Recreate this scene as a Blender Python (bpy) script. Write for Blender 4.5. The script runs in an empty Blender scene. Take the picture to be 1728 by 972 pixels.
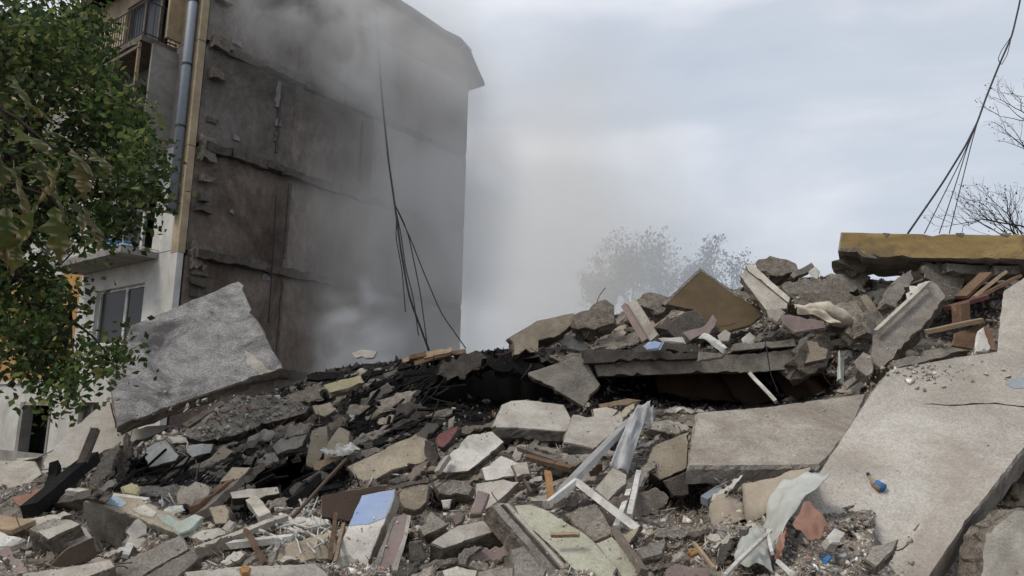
import bpy, bmesh, math, random
import numpy as np
from mathutils import Vector, Matrix, noise

random.seed(11); RNG = np.random.default_rng(5)
SC = bpy.context.scene
COL = SC.collection

# ------------------------------------------------------------------ camera, sky, sun, exposure
W, H, F = 1728, 972, 1250.0
PITCH, ROLL = math.radians(10), math.radians(1.2)
RM = (Matrix.Rotation(math.pi/2 + PITCH, 3, 'X') @ Matrix.Rotation(ROLL, 3, 'Z'))
CAM = Vector((0, 0, 1.7))
cam = bpy.data.cameras.new('camera'); cam.sensor_width = 36; cam.lens = 36*F/W
cam.clip_start = .05; cam.clip_end = 3000
co = bpy.data.objects.new('camera', cam); COL.objects.link(co)
co.matrix_world = Matrix.Translation(CAM) @ RM.to_4x4()
SC.camera = co

SUN_EL, SUN_AZ = math.radians(52), math.radians(-60)     # veiled sun, high, front left
world = bpy.data.worlds.new('World'); SC.world = world; world.use_nodes = True
nt = world.node_tree; nt.nodes.clear()
def wn(t, **k):
    n = nt.nodes.new(t)
    for a, b in k.items(): setattr(n, a, b)
    return n
out = wn('ShaderNodeOutputWorld'); bg = wn('ShaderNodeBackground')
sky = wn('ShaderNodeTexSky', sky_type='NISHITA', sun_disc=False, sun_elevation=SUN_EL, sun_rotation=math.radians(-120))
sky.air_density = 1.4; sky.dust_density = 3.0
tc = wn('ShaderNodeTexCoord'); mp = wn('ShaderNodeMapping'); mp.inputs['Scale'].default_value = (1.0, 1.0, 3.4)
mp.inputs['Rotation'].default_value = (.1, .16, .5); mp.inputs['Location'].default_value = (.35, .1, .2)
n1 = wn('ShaderNodeTexNoise'); n1.inputs['Scale'].default_value = 1.9; n1.inputs['Detail'].default_value = 7; n1.inputs['Roughness'].default_value = .5; n1.inputs['Distortion'].default_value = .35
r1 = wn('ShaderNodeValToRGB'); e = r1.color_ramp.elements
e[0].position = .3; e[0].color = (.43, .475, .55, 1); e[1].position = .68; e[1].color = (.72, .735, .78, 1)
m = r1.color_ramp.elements.new(.5); m.color = (.515, .555, .625, 1)
sc1 = wn('ShaderNodeMixRGB', blend_type='MULTIPLY'); sc1.inputs['Fac'].default_value = 1; sc1.inputs['Color2'].default_value = (.1, .1, .1, 1)
mx = wn('ShaderNodeMixRGB'); mx.inputs['Fac'].default_value = .88
L = nt.links.new
L(tc.outputs['Generated'], mp.inputs['Vector']); L(mp.outputs[0], n1.inputs['Vector']); L(n1.outputs['Fac'], r1.inputs[0])
L(sky.outputs[0], sc1.inputs['Color1']); L(sc1.outputs[0], mx.inputs['Color1']); L(r1.outputs[0], mx.inputs['Color2'])
L(mx.outputs[0], bg.inputs['Color']); bg.inputs['Strength'].default_value = 1.0
L(bg.outputs[0], out.inputs['Surface'])

sl = bpy.data.lights.new('sun', 'SUN'); sl.energy = 1.4; sl.angle = math.radians(14); sl.color = (1, .93, .83)
so = bpy.data.objects.new('sun', sl); COL.objects.link(so)
sd = Vector((math.sin(SUN_AZ)*math.cos(SUN_EL), -math.cos(SUN_AZ)*math.cos(SUN_EL), math.sin(SUN_EL)))
so.rotation_euler = sd.to_track_quat('Z', 'Y').to_euler(); so.location = (-10, -10, 30)

vs = SC.view_settings; vs.view_transform = 'Standard'; vs.look = 'None'; vs.gamma = 1; vs.exposure = 0.34
cy = SC.cycles; cy.use_denoising = True; cy.max_bounces = 6; cy.diffuse_bounces = 3; cy.glossy_bounces = 2
cy.transparent_max_bounces = 8; cy.volume_bounces = 3; cy.volume_max_steps = 128; cy.volume_step_rate = 1.0
cy.use_adaptive_sampling = True; cy.adaptive_threshold = .02

# ------------------------------------------------------------------ pixel helpers
def ray(x, y): return RM @ Vector(((x-864)/F, (486-y)/F, -1))
def P(x, y, Y):
    r = ray(x, y); return CAM + r*(Y/r.y)
def pix(p):
    d = RM.transposed() @ (Vector(p)-CAM); return 864+F*d.x/-d.z, 486-F*d.y/-d.z
def plane_hit(x, y, o, n):
    r = ray(x, y); return CAM + r*((o-CAM).dot(n)/r.dot(n))

PX = np.array([-150, 0, 250, 500, 700, 1000, 1300, 1500, 1728, 1900.])
PY = np.array([450, 550, 620, 720, 800, 900, 990, 1060.])
PT = np.array([[24, 22, 20, 17, 13, 7.5, 5.2, 4.5], [22, 20, 18, 16, 12, 6.8, 5.0, 4.4], [17, 16, 15.5, 13, 9.5, 6.5, 4.9, 4.3],
     [17, 16, 14.8, 11.5, 8.8, 6.2, 4.8, 4.3], [15, 14.5, 13.5, 10.5, 8, 6, 4.7, 4.2], [14, 13, 11.5, 9.5, 7.8, 5.7, 4.6, 4.2],
     [13, 11.8, 10.8, 8.8, 7.4, 5.6, 4.5, 4.1], [12.2, 11, 9.8, 7.8, 6.5, 5.3, 4.4, 4.0], [11.5, 10, 8.8, 7.2, 6.1, 5.0, 4.2, 3.8],
     [11, 9.6, 8.5, 7, 6, 4.9, 4.1, 3.7]])
def ypile(x, y):
    x = min(max(x, PX[0]), PX[-1]-.01); y = min(max(y, PY[0]), PY[-1]-.01)
    i = int(np.searchsorted(PX, x, 'right'))-1; j = int(np.searchsorted(PY, y, 'right'))-1
    a = (x-PX[i])/(PX[i+1]-PX[i]); b = (y-PY[j])/(PY[j+1]-PY[j])
    return float((PT[i, j]*(1-a)+PT[i+1, j]*a)*(1-b)+(PT[i, j+1]*(1-a)+PT[i+1, j+1]*a)*b)
RX = [-150, 0, 80, 180, 300, 480, 560, 640, 780, 860, 940, 1000, 1060, 1120, 1200, 1300, 1420, 1500, 1600, 1728, 1900]
RY = [805, 808, 800, 775, 720, 652, 622, 612, 598, 588, 556, 540, 526, 520, 500, 470, 466, 474, 466, 466, 460]
def ridge(x): return float(np.interp(x, RX, RY))
def blob(x, y, cx, cy_, rx, ry):
    d = ((x-cx)/rx)**2+((y-cy_)/ry)**2
    return max(0., 1-d)
def burn_shade(x, y):
    v = 1.9*blob(x, y, 800, 660, 270, 110)+1.0*blob(x, y, 600, 675, 180, 105)+1.0*blob(x, y, 440, 790, 170, 60)+.9*blob(x, y, 1190, 655, 240, 50)+.9*blob(x, y, 250, 795, 130, 50)+1.2*blob(x, y, 490, 815, 130, 55)+.8*blob(x, y, 425, 868, 55, 32)  # charring, plus shade painted in under the long slab and in the left hollows
    return min(1., v)
def TY(x, y):
    Y = ypile(x, y)*1.045+.1
    Y += 3.4*blob(x, y, 850, 662, 190, 66)**.6+2.4*blob(x, y, 1200, 652, 230, 44)**.6+1.4*blob(x, y, 1150, 850, 80, 60)+.9*blob(x, y, 1600, 545, 90, 60)+2.6*blob(x, y, 1730, 900, 260, 190)**.7+2.4*blob(x, y, 490, 812, 105, 42)**.7+1.3*blob(x, y, 425, 868, 45, 26)+1.6*blob(x, y, 250, 800, 90, 26)+1.0*blob(x, y, 195, 912, 40, 22)+1.2*blob(x, y, 760, 850, 55, 24)+.9*blob(x, y, 690, 935, 30, 40)
    q = Vector((x/70., y/45., 3.1))
    Y += (noise.noise(q)*.40+noise.noise(q*2.7)*.26+noise.noise(q*7)*.09)*min(1.4, Y/9)
    return Y

# ------------------------------------------------------------------ materials
MAT = {}
def nodes_mat(name):
    m = bpy.data.materials.new(name); m.use_nodes = True
    t = m.node_tree; b = t.nodes['Principled BSDF']; MAT[name] = m
    return m, t, b
def surf(name, col, col2=None, scale=2.5, rough=.92, bump=.35, speck=.25, stain=None, stain_amt=.5, fine=55, rnd=.25, spec=.25, pits=.6, streak=.07, sscale=None, soff=(7.3, 2.1, 5.5)):
    """mottled mineral surface: two tones, grains, pits and irregular stains"""
    m, t, b = nodes_mat(name); N = t.nodes.new; K = t.links.new
    col2 = col2 or tuple(c*.62 for c in col)
    tcn = N('ShaderNodeTexCoord'); oi = N('ShaderNodeObjectInfo')
    ad = N('ShaderNodeVectorMath'); ad.operation = 'ADD'; ml = N('ShaderNodeVectorMath'); ml.operation = 'SCALE'; ml.inputs['Scale'].default_value = 40
    cb = N('ShaderNodeCombineXYZ')
    for i in range(3): K(oi.outputs['Random'], cb.inputs[i])
    K(cb.outputs[0], ml.inputs[0]); K(tcn.outputs['Object'], ad.inputs[0]); K(ml.outputs[0], ad.inputs[1])
    a = N('ShaderNodeTexNoise'); a.inputs['Scale'].default_value = scale; a.inputs['Detail'].default_value = 8; a.inputs['Roughness'].default_value = .65; a.inputs['Distortion'].default_value = .4
    K(ad.outputs[0], a.inputs['Vector'])
    ra = N('ShaderNodeValToRGB'); ra.color_ramp.elements[0].position = .33; ra.color_ramp.elements[1].position = .6
    ra.color_ramp.elements[0].color = (*col2, 1); ra.color_ramp.elements[1].color = (*col, 1); K(a.outputs['Fac'], ra.inputs[0])
    f = N('ShaderNodeTexNoise'); f.inputs['Scale'].default_value = fine; f.inputs['Detail'].default_value = 5; f.inputs['Roughness'].default_value = .7; K(ad.outputs[0], f.inputs['Vector'])
    fr = N('ShaderNodeMapRange'); fr.inputs['From Min'].default_value = .3; fr.inputs['From Max'].default_value = .7
    fr.inputs['To Min'].default_value = 1-speck; fr.inputs['To Max'].default_value = 1+speck*.6; K(f.outputs['Fac'], fr.inputs['Value'])
    mm = N('ShaderNodeMixRGB'); mm.blend_type = 'MULTIPLY'; mm.inputs[0].default_value = 1; K(ra.outputs[0], mm.inputs[1]); K(fr.outputs[0], mm.inputs[2])
    last = mm
    if streak:
        sp = N('ShaderNodeMapping'); sp.inputs['Scale'].default_value = (1.2, 5, 2); sp.inputs['Rotation'].default_value = (0, 0, .9); K(ad.outputs[0], sp.inputs['Vector'])
        sn = N('ShaderNodeTexNoise'); sn.inputs['Scale'].default_value = 1.6; sn.inputs['Detail'].default_value = 6; K(sp.outputs[0], sn.inputs['Vector'])
        sq = N('ShaderNodeMapRange'); sq.inputs['From Min'].default_value = .35; sq.inputs['From Max'].default_value = .65; sq.inputs['To Min'].default_value = 1-streak; sq.inputs['To Max'].default_value = 1+streak*.4; K(sn.outputs['Fac'], sq.inputs['Value'])
        s9 = N('ShaderNodeMixRGB'); s9.blend_type = 'MULTIPLY'; s9.inputs[0].default_value = 1; K(last.outputs[0], s9.inputs[1]); K(sq.outputs[0], s9.inputs[2]); last = s9
    if stain:
        s = N('ShaderNodeTexNoise'); s.inputs['Scale'].default_value = sscale or scale*.55; s.inputs['Detail'].default_value = 9; s.inputs['Roughness'].default_value = .72; s.inputs['Distortion'].default_value = 1.1
        o2 = N('ShaderNodeVectorMath'); o2.operation = 'ADD'; o2.inputs[1].default_value = soff; K(ad.outputs[0], o2.inputs[0]); K(o2.outputs[0], s.inputs['Vector'])
        sr = N('ShaderNodeMapRange'); sr.inputs['From Min'].default_value = .48; sr.inputs['From Max'].default_value = .64; sr.inputs['To Max'].default_value = stain_amt; K(s.outputs['Fac'], sr.inputs['Value'])
        sm = N('ShaderNodeMixRGB'); K(sr.outputs[0], sm.inputs[0]); K(last.outputs[0], sm.inputs[1]); sm.inputs[2].default_value = (*stain, 1); last = sm
    if pits:
        pv = N('ShaderNodeTexVoronoi'); pv.inputs['Scale'].default_value = 9; pv.inputs['Randomness'].default_value = 1; K(ad.outputs[0], pv.inputs['Vector'])
        pa = N('ShaderNodeMath'); pa.operation = 'MULTIPLY_ADD'; pa.inputs[1].default_value = .35; K(f.outputs['Fac'], pa.inputs[0]); K(pv.outputs['Distance'], pa.inputs[2])
        pr = N('ShaderNodeMapRange'); pr.inputs['From Min'].default_value = .30; pr.inputs['From Max'].default_value = .24; pr.inputs['To Max'].default_value = pits; K(pa.outputs[0], pr.inputs['Value'])
        pm = N('ShaderNodeMixRGB'); pm.inputs[2].default_value = (*[c*.3 for c in col], 1); K(pr.outputs[0], pm.inputs[0]); K(last.outputs[0], pm.inputs[1]); last = pm
    if rnd:
        rr = N('ShaderNodeMapRange'); rr.inputs['To Min'].default_value = 1-rnd; rr.inputs['To Max'].default_value = 1+rnd*.5; K(oi.outputs['Random'], rr.inputs['Value'])
        rm = N('ShaderNodeMixRGB'); rm.blend_type = 'MULTIPLY'; rm.inputs[0].default_value = 1; K(last.outputs[0], rm.inputs[1]); K(rr.outputs[0], rm.inputs[2]); last = rm
    K(last.outputs[0], b.inputs['Base Color'])
    b.inputs['Roughness'].default_value = rough; b.inputs['Specular IOR Level'].default_value = spec
    if bump:
        v = N('ShaderNodeTexVoronoi'); v.inputs['Scale'].default_value = fine*.35; K(ad.outputs[0], v.inputs['Vector'])
        vr = N('ShaderNodeMapRange'); vr.inputs['From Max'].default_value = .25; vr.inputs['To Max'].default_value = .35; K(v.outputs['Distance'], vr.inputs['Value'])
        sm_ = N('ShaderNodeMath'); sm_.operation = 'ADD'; K(f.outputs['Fac'], sm_.inputs[0]); K(vr.outputs[0], sm_.inputs[1])
        s2 = N('ShaderNodeMath'); s2.operation = 'ADD'; K(sm_.outputs[0], s2.inputs[0]); K(a.outputs['Fac'], s2.inputs[1])
        bp = N('ShaderNodeBump'); bp.inputs['Strength'].default_value = bump; bp.inputs['Distance'].default_value = .03; K(s2.outputs[0], bp.inputs['Height']); K(bp.outputs[0], b.inputs['Normal'])
    return m
surf('light', pits=.35, col=(.53, .495, .44), col2=(.335, .305, .265), scale=1.1, stain=(.30, .245, .20), stain_amt=.55, speck=.34, rnd=.08)
surf('pale', (.56, .52, .45), (.38, .345, .295), 3, stain=(.24, .21, .18), stain_amt=.6, rnd=.15)
surf('white', (.64, .61, .55), (.46, .435, .39), 4, stain=(.22, .2, .18), stain_amt=.6, bump=.2, rnd=.1)
surf('beige', (.45, .385, .29), (.33, .278, .205), 3, stain=(.16, .13, .1), stain_amt=.5)
surf('grey', (.39, .353, .303), (.245, .218, .183), 4, bump=.6, speck=.4, stain=(.08, .07, .065), stain_amt=.5)
surf('broken', (.30, .26, .212), (.15, .128, .104), 9, bump=1.0, speck=.5, fine=35)
surf('broken_light', (.44, .392, .33), (.26, .228, .188), 8, bump=1.0, speck=.45, fine=35)
surf('darkslab', (.14, .122, .104), (.065, .057, .05), 5, bump=.7, speck=.4)
surf('sooty', pits=.3, col=(.40, .385, .37), col2=(.22, .212, .205), scale=3.5, sscale=.8, soff=(.6, 3.4, 1.2), bump=.7, speck=.55, stain=(.06, .056, .058), stain_amt=.9, rnd=0, fine=30)
surf('brownwall', pits=0, col=(.20, .145, .085), col2=(.15, .11, .065), scale=2, bump=.15, speck=.12, stain=(.1, .075, .05), stain_amt=.4, rnd=.2)
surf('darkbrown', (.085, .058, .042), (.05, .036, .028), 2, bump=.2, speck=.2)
surf('ochre', (.37, .265, .115), (.27, .19, .085), 2.5, bump=.3, speck=.15, stain=(.14, .11, .08), stain_amt=.75, rnd=.05, streak=.2)
surf('char', (.022, .02, .019), (.009, .0085, .008), 6, bump=1.0, speck=.5, fine=30, rnd=.3)
surf('mauve', (.31, .235, .215), (.22, .165, .15), 4, bump=.15, speck=.15, stain=(.2, .18, .16))
surf('redpaint', (.21, .095, .088), (.14, .065, .06), 5, bump=.2)
surf('bluepaint', pits=0, col=(.32, .40, .58), col2=(.27, .345, .52), scale=5, bump=.1, speck=.08, stain=(.42, .42, .43), stain_amt=.6, rnd=0)
surf('bluebright', (.07, .19, .40), (.05, .13, .30), 8, bump=.1, rnd=0)
surf('aqua', (.40, .47, .41), (.33, .37, .32), 4, bump=.2, stain=(.3, .25, .2))
surf('skyblue', (.34, .44, .51), (.3, .37, .41), 4, bump=.2, stain=(.4, .38, .35))
surf('greenwhite', (.50, .485, .39), (.34, .335, .25), 3, bump=.35, stain=(.25, .24, .17), stain_amt=.6, rnd=.05)
surf('whitepaint', (.66, .645, .60), (.50, .485, .445), 6, rough=.55, bump=.1, speck=.12, stain=(.28, .25, .21), stain_amt=.75, rnd=.12)
surf('greymetal', pits=0, col=(.43, .43, .42), col2=(.33, .33, .325), scale=5, rough=.45, bump=.12, speck=.1, stain=(.22, .2, .18), stain_amt=.4)
surf('wood', (.20, .125, .078), (.11, .07, .045), 6, bump=.4, speck=.3)
surf('woodlight', (.35, .26, .175), (.24, .17, .11), 6, bump=.3, speck=.25)
surf('woodgrey', (.20, .165, .135), (.11, .09, .075), 7, bump=.5, speck=.3)
surf('orange', (.44, .25, .11), (.32, .17, .07), 8, bump=.2)
surf('yellow', (.47, .43, .27), (.36, .325, .2), 6, bump=.15)
surf('terracotta', pits=0, col=(.34, .19, .135), col2=(.25, .135, .095), scale=5, rough=.7, bump=.2, speck=.12, stain=(.2, .12, .09))
surf('lino', pits=0, col=(.47, .40, .315), col2=(.38, .32, .25), scale=3, rough=.92, spec=.1, bump=.12, speck=.1, stain=(.25, .2, .16))
surf('sheetwhite', pits=0, col=(.62, .63, .58), col2=(.50, .51, .46), scale=3, rough=.92, spec=.1, bump=.1, speck=.08, stain=(.3, .28, .23), stain_amt=.4)
surf('cloth', pits=0, col=(.62, .56, .46), col2=(.48, .43, .35), scale=6, bump=.3, speck=.15, stain=(.3, .25, .18))
surf('dust', (.20, .185, .165), (.10, .09, .08), 5, bump=1.0, speck=.5, fine=22, rnd=0)
surf('earth', pits=0, col=(.13, .115, .095), col2=(.075, .065, .055), scale=.8, bump=.8, speck=.4, fine=12, rnd=0)
surf('facade_white', pits=0, col=(.60, .585, .545), col2=(.47, .455, .42), scale=1.2, bump=.2, speck=.12, stain=(.30, .26, .21), stain_amt=.45, rnd=.05)
surf('facade_orange', pits=0, col=(.50, .285, .10), col2=(.40, .22, .075), scale=1.2, bump=.2, speck=.12, stain=(.3, .2, .12), rnd=.05)
surf('facade_grey', pits=0, col=(.33, .31, .28), col2=(.22, .205, .185), scale=1.0, bump=.3, speck=.2, stain=(.1, .09, .08), rnd=.1)
surf('column_yellow', (.45, .36, .235), (.31, .245, .16), 1.6, bump=.4, speck=.2, stain=(.2, .16, .12), stain_amt=.7, rnd=0)
surf('endwall', pits=0, col=(.22, .195, .175), col2=(.10, .084, .073), scale=.35, bump=.4, speck=.25, stain=(.045, .037, .032), stain_amt=.8, rnd=.15, fine=16, streak=.2)
surf('endwall_brown', pits=0, col=(.215, .175, .145), col2=(.105, .078, .061), scale=.4, bump=.4, speck=.25, stain=(.04, .026, .02), stain_amt=.85, rnd=.15, fine=16, streak=.2)
surf('endwall_pale', pits=0, col=(.31, .28, .25), col2=(.20, .178, .158), scale=.4, bump=.3, speck=.2, stain=(.12, .105, .095), stain_amt=.6, rnd=.12, fine=16, streak=.2)  # less soot, and part of the smoke haze put into the paler colour
surf('endwall_mid', pits=0, col=(.245, .213, .185), col2=(.13, .108, .092), scale=.35, bump=.3, speck=.2, stain=(.06, .047, .04), stain_amt=.75, rnd=.08, fine=16, streak=.2)
surf('slabbrown', (.42, .38, .325), (.27, .24, .20), 1.6, stain=(.17, .13, .10), stain_amt=.6, speck=.4, rnd=0, fine=40)
surf('plaster_soot', (.30, .29, .285), (.14, .13, .125), 2, bump=.3, rnd=.1)
surf('roofing', (.09, .092, .098), (.05, .05, .053), 1.5, bump=.5, speck=.3)
surf('bark', (.07, .055, .042), (.035, .028, .022), 8, bump=.8, speck=.4)
def plain(name, col, rough=.6, metal=0, bump=0):
    m, t, b = nodes_mat(name); N = t.nodes.new; K = t.links.new
    n_ = N('ShaderNodeTexNoise'); n_.inputs['Scale'].default_value = 14; tcn = N('ShaderNodeTexCoord'); K(tcn.outputs['Object'], n_.inputs['Vector'])
    r = N('ShaderNodeValToRGB'); r.color_ramp.elements[0].color = (*[c*.75 for c in col], 1); r.color_ramp.elements[1].color = (*[min(1, c*1.15) for c in col], 1)
    K(n_.outputs['Fac'], r.inputs[0]); K(r.outputs[0], b.inputs['Base Color'])
    b.inputs['Roughness'].default_value = rough; b.inputs['Metallic'].default_value = metal
    return m
plain('zinc', (.25, .28, .32), .6, .15)
plain('rust', (.085, .052, .038), .85)
plain('cable', (.018, .018, .02), .6)
plain('pane', (.02, .021, .022), .25)
MAT['pane'].node_tree.nodes['Principled BSDF'].inputs['Specular IOR Level'].default_value = .12
plain('curtain', (.45, .45, .43), .9)
plain('plastic_white', (.68, .68, .66), .45)
plain('plastic_blue', (.05, .24, .5), .4)
plain('plastic_grey', (.33, .36, .36), .35)
def attr_mat(name, rough=.9, bump=.5, trans=0.):
    m, t, b = nodes_mat(name); N = t.nodes.new; K = t.links.new
    a = N('ShaderNodeAttribute'); a.attribute_name = 'tone'
    tcn = N('ShaderNodeTexCoord'); f = N('ShaderNodeTexNoise'); f.inputs['Scale'].default_value = 30; f.inputs['Detail'].default_value = 4; K(tcn.outputs['Object'], f.inputs['Vector'])
    fr = N('ShaderNodeMapRange'); fr.inputs['From Min'].default_value = .3; fr.inputs['From Max'].default_value = .7; fr.inputs['To Min'].default_value = .72; fr.inputs['To Max'].default_value = 1.15; K(f.outputs['Fac'], fr.inputs['Value'])
    mm = N('ShaderNodeMixRGB'); mm.blend_type = 'MULTIPLY'; mm.inputs[0].default_value = 1; K(a.outputs['Color'], mm.inputs[1]); K(fr.outputs[0], mm.inputs[2])
    K(mm.outputs[0], b.inputs['Base Color']); b.inputs['Roughness'].default_value = rough; b.inputs['Specular IOR Level'].default_value = .25
    if bump:
        bp = N('ShaderNodeBump'); bp.inputs['Strength'].default_value = bump; bp.inputs['Distance'].default_value = .02; K(f.outputs['Fac'], bp.inputs['Height']); K(bp.outputs[0], b.inputs['Normal'])
    if trans:
        tr = N('ShaderNodeBsdfTranslucent'); ms = N('ShaderNodeMixShader'); ms.inputs[0].default_value = trans
        K(mm.outputs[0], tr.inputs['Color']); K(b.outputs[0], ms.inputs[1]); K(tr.outputs[0], ms.inputs[2]); K(ms.outputs[0], t.nodes['Material Output'].inputs['Surface'])
    return m
attr_mat('fragments'); attr_mat('leaves', .65, 0, .4); attr_mat('mound', .95, 1.0)

# ------------------------------------------------------------------ object helpers
def tag(o, label=None, cat=None, group=None, kind=None):
    if label: o['label'] = label
    if cat: o['category'] = cat
    if group: o['group'] = group
    if kind: o['kind'] = kind
    return o
def link(name, me, parent=None, mats=(), mw=None):
    o = bpy.data.objects.new(name, me); COL.objects.link(o)
    for m_ in mats: me.materials.append(MAT[m_])
    if mw is not None: o.matrix_world = mw
    if parent is not None:
        o.parent = parent
        o.matrix_parent_inverse = PINV.get(parent.name, parent.matrix_world.inverted())
    PINV[o.name] = o.matrix_world.inverted() if mw is None and parent is None else (mw.inverted() if mw is not None else Matrix())
    return o
PINV = {}
def empty(name, loc, label=None, cat=None, group=None):
    o = bpy.data.objects.new(name, None); COL.objects.link(o); o.location = loc; o.empty_display_size = .2
    PINV[o.name] = Matrix.Translation(loc).inverted()
    return tag(o, label, cat, group)
def mesh(name, v, f):
    me = bpy.data.meshes.new(name); me.from_pydata([tuple(p) for p in v], [], f); me.update(); return me
class MB:
    """collects boxes, tubes and patches into one mesh"""
    def __init__(s): s.v = []; s.f = []
    def add(s, v, f):
        k = len(s.v); s.v += [Vector(p) for p in v]; s.f += [tuple(i+k for i in q) for q in f]; return s
    def box(s, o, a, b, c):
        o, a, b, c = map(Vector, (o, a, b, c))
        v = [o, o+a, o+a+b, o+b, o+c, o+a+c, o+a+b+c, o+b+c]
        f = [(0, 3, 2, 1), (4, 5, 6, 7), (0, 1, 5, 4), (1, 2, 6, 5), (2, 3, 7, 6), (3, 0, 4, 7)]
        if a.cross(b).dot(c) < 0: f = [q[::-1] for q in f]
        return s.add(v, f)
    def tube(s, pts, rad, n=6):
        pts = [Vector(p) for p in pts]; k = len(pts)
        rad = rad if hasattr(rad, '__len__') else [rad]*k
        v = []; f = []
        for i, p in enumerate(pts):
            d = (pts[min(i+1, k-1)]-pts[max(i-1, 0)]).normalized()
            u = d.orthogonal().normalized() if i == 0 else (u-d*u.dot(d)).normalized()
            w = d.cross(u)
            v += [p+(u*math.cos(t)+w*math.sin(t))*rad[i] for t in (2*math.pi*j/n for j in range(n))]
        for i in range(k-1):
            for j in range(n):
                f.append((i*n+j, i*n+(j+1) % n, (i+1)*n+(j+1) % n, (i+1)*n+j))
        f += [tuple(range(n))[::-1], tuple(range((k-1)*n, k*n))]
        return s.add(v, f)
    def build(s, name, mat, parent=None, origin=None, smooth=False):
        if origin is None:
            origin = sum(s.v, Vector())/len(s.v)
        me = mesh(name, [p-Vector(origin) for p in s.v], s.f)
        if smooth:
            for p in me.polygons: p.use_smooth = True
        return link(name, me, parent, mats=[mat], mw=Matrix.Translation(origin))

PIECES = []       # (polygon, label) of the traced pieces
def frame_from(n):
    w = n.normalized(); up = Vector((0, 0, 1))
    if abs(w.dot(up)) > .98: up = Vector((0, 1, 0))
    u = up.cross(w).normalized(); v = w.cross(u)
    return u, v, w
def slab(name, label, cat, poly, az, el, th, mat, side=None, Y=None, dy=-.05, rough=.02, seg=.14, bev=.012, group=None, parent=None, rec=True, back=None, mincos=.16, anchor=None):
    """a slab whose seen face has the given outline; it stands at depth Y, faces (az, el) and is th thick"""
    cx = sum(p[0] for p in poly)/len(poly); cyy = sum(p[1] for p in poly)/len(poly)
    cx, cyy = anchor or (cx, cyy)
    Yc = (ypile(cx, cyy) if Y is None else Y)+dy
    p0 = P(cx, cyy, Yc)
    rays = [ray(*p) for p in poly]
    rough = rough*min(1.4, max(.5, Yc/9)); seg = seg*min(1.2, max(.4, Yc/10))*.55
    while True:
        a, e_ = math.radians(az), math.radians(el)
        n = Vector((math.sin(a)*math.cos(e_), -math.cos(a)*math.cos(e_), math.sin(e_)))
        if max(r.dot(n)/r.length for r in rays) < -mincos or el < -60: break
        el -= 4
    pts = [CAM+r*((p0-CAM).dot(n)/r.dot(n)) for r in rays]
    org = sum(pts, Vector())/len(pts)
    u, v, w = frame_from(n)
    q = [((p-org).dot(u), (p-org).dot(v)) for p in pts]
    ar = sum(q[i][0]*q[(i+1) % len(q)][1]-q[(i+1) % len(q)][0]*q[i][1] for i in range(len(q)))
    if ar < 0: q = q[::-1]
    rs = random.Random(hash(label) % 99991 if False else sum(map(ord, label)))
    loop = []
    for i in range(len(q)):
        a2, b2 = Vector(q[i]), Vector(q[(i+1) % len(q)]); d = b2-a2; l = d.length
        k = max(1, min(30, int(l/seg))); nn = Vector((d.y, -d.x)).normalized() if l > 1e-6 else Vector((0, 0))
        torn = cat in ('rubble', 'fragment') or rs.random() < .4
        drift = 0.
        for j in range(k):
            pt = a2+d*((j+(rs.uniform(-.35, .35) if j else 0))/k)
            drift = drift*.7+rs.uniform(-.5, .5)*rough
            if j == 0: off = rs.uniform(-.3, .3)*rough
            elif torn: off = drift+rs.uniform(-.6, .6)*rough
            else: off = drift*.25+rs.uniform(-.12, .12)*rough-(rs.uniform(.6, 2.2)*rough if rs.random() < .13 else 0)
            loop.append(pt+nn*off)
    M = len(loop); cen = sum(loop, Vector((0, 0)))/M
    def shrink(p, s):
        d = cen-p; return p+d.normalized()*min(s, d.length*.3)
    vv = [(*shrink(p, bev), 0.) for p in loop]+[(*p, -bev*rs.uniform(.6, 1.6)) for p in loop]
    vv += [(*(p+(p-cen).normalized()*rs.uniform(-1.8, 1.2)*rough), -th*rs.uniform(.2, .45)) for p in loop]
    vv += [(*(p+(p-cen).normalized()*rs.uniform(-2.2, 1.2)*rough), -th*rs.uniform(.55, .8)) for p in loop]
    vv += [(*shrink(p, rs.uniform(-.3, 1.)*rough*1.5), -th*rs.uniform(.94, 1.04)) for p in loop]
    ff = [tuple(range(M))]
    for r_ in range(4):
        for j in range(M):
            ff.append((r_*M+(j+1) % M, r_*M+j, (r_+1)*M+j, (r_+1)*M+(j+1) % M))
    ff.append(tuple(range(4*M, 5*M))[::-1])
    me = mesh(name, vv, ff)
    mats = [mat, side or mat]
    for i, p in enumerate(me.polygons): p.material_index = 0 if i == 0 else 1
    bm = bmesh.new(); bm.from_mesh(me); bmesh.ops.triangulate(bm, faces=[f for f in bm.faces if len(f.verts) > 4]); bm.to_mesh(me); bm.free()
    mw = Matrix.Translation(org) @ Matrix((u, v, w)).transposed().to_4x4()
    o = link(name, me, parent, mats, mw)
    o['_plane'] = 0; del o['_plane']
    if parent is None:
        tag(o, label, cat, group)
        if rec: PIECES.append((poly, label))
    o_plane[o.name] = (org, n)
    SLABS.append((min(p[0] for p in poly), max(p[0] for p in poly), min(p[1] for p in poly), max(p[1] for p in poly), poly, org.copy(), n.copy(), mat))
    return o
o_plane = {}; SLABS = []
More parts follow.
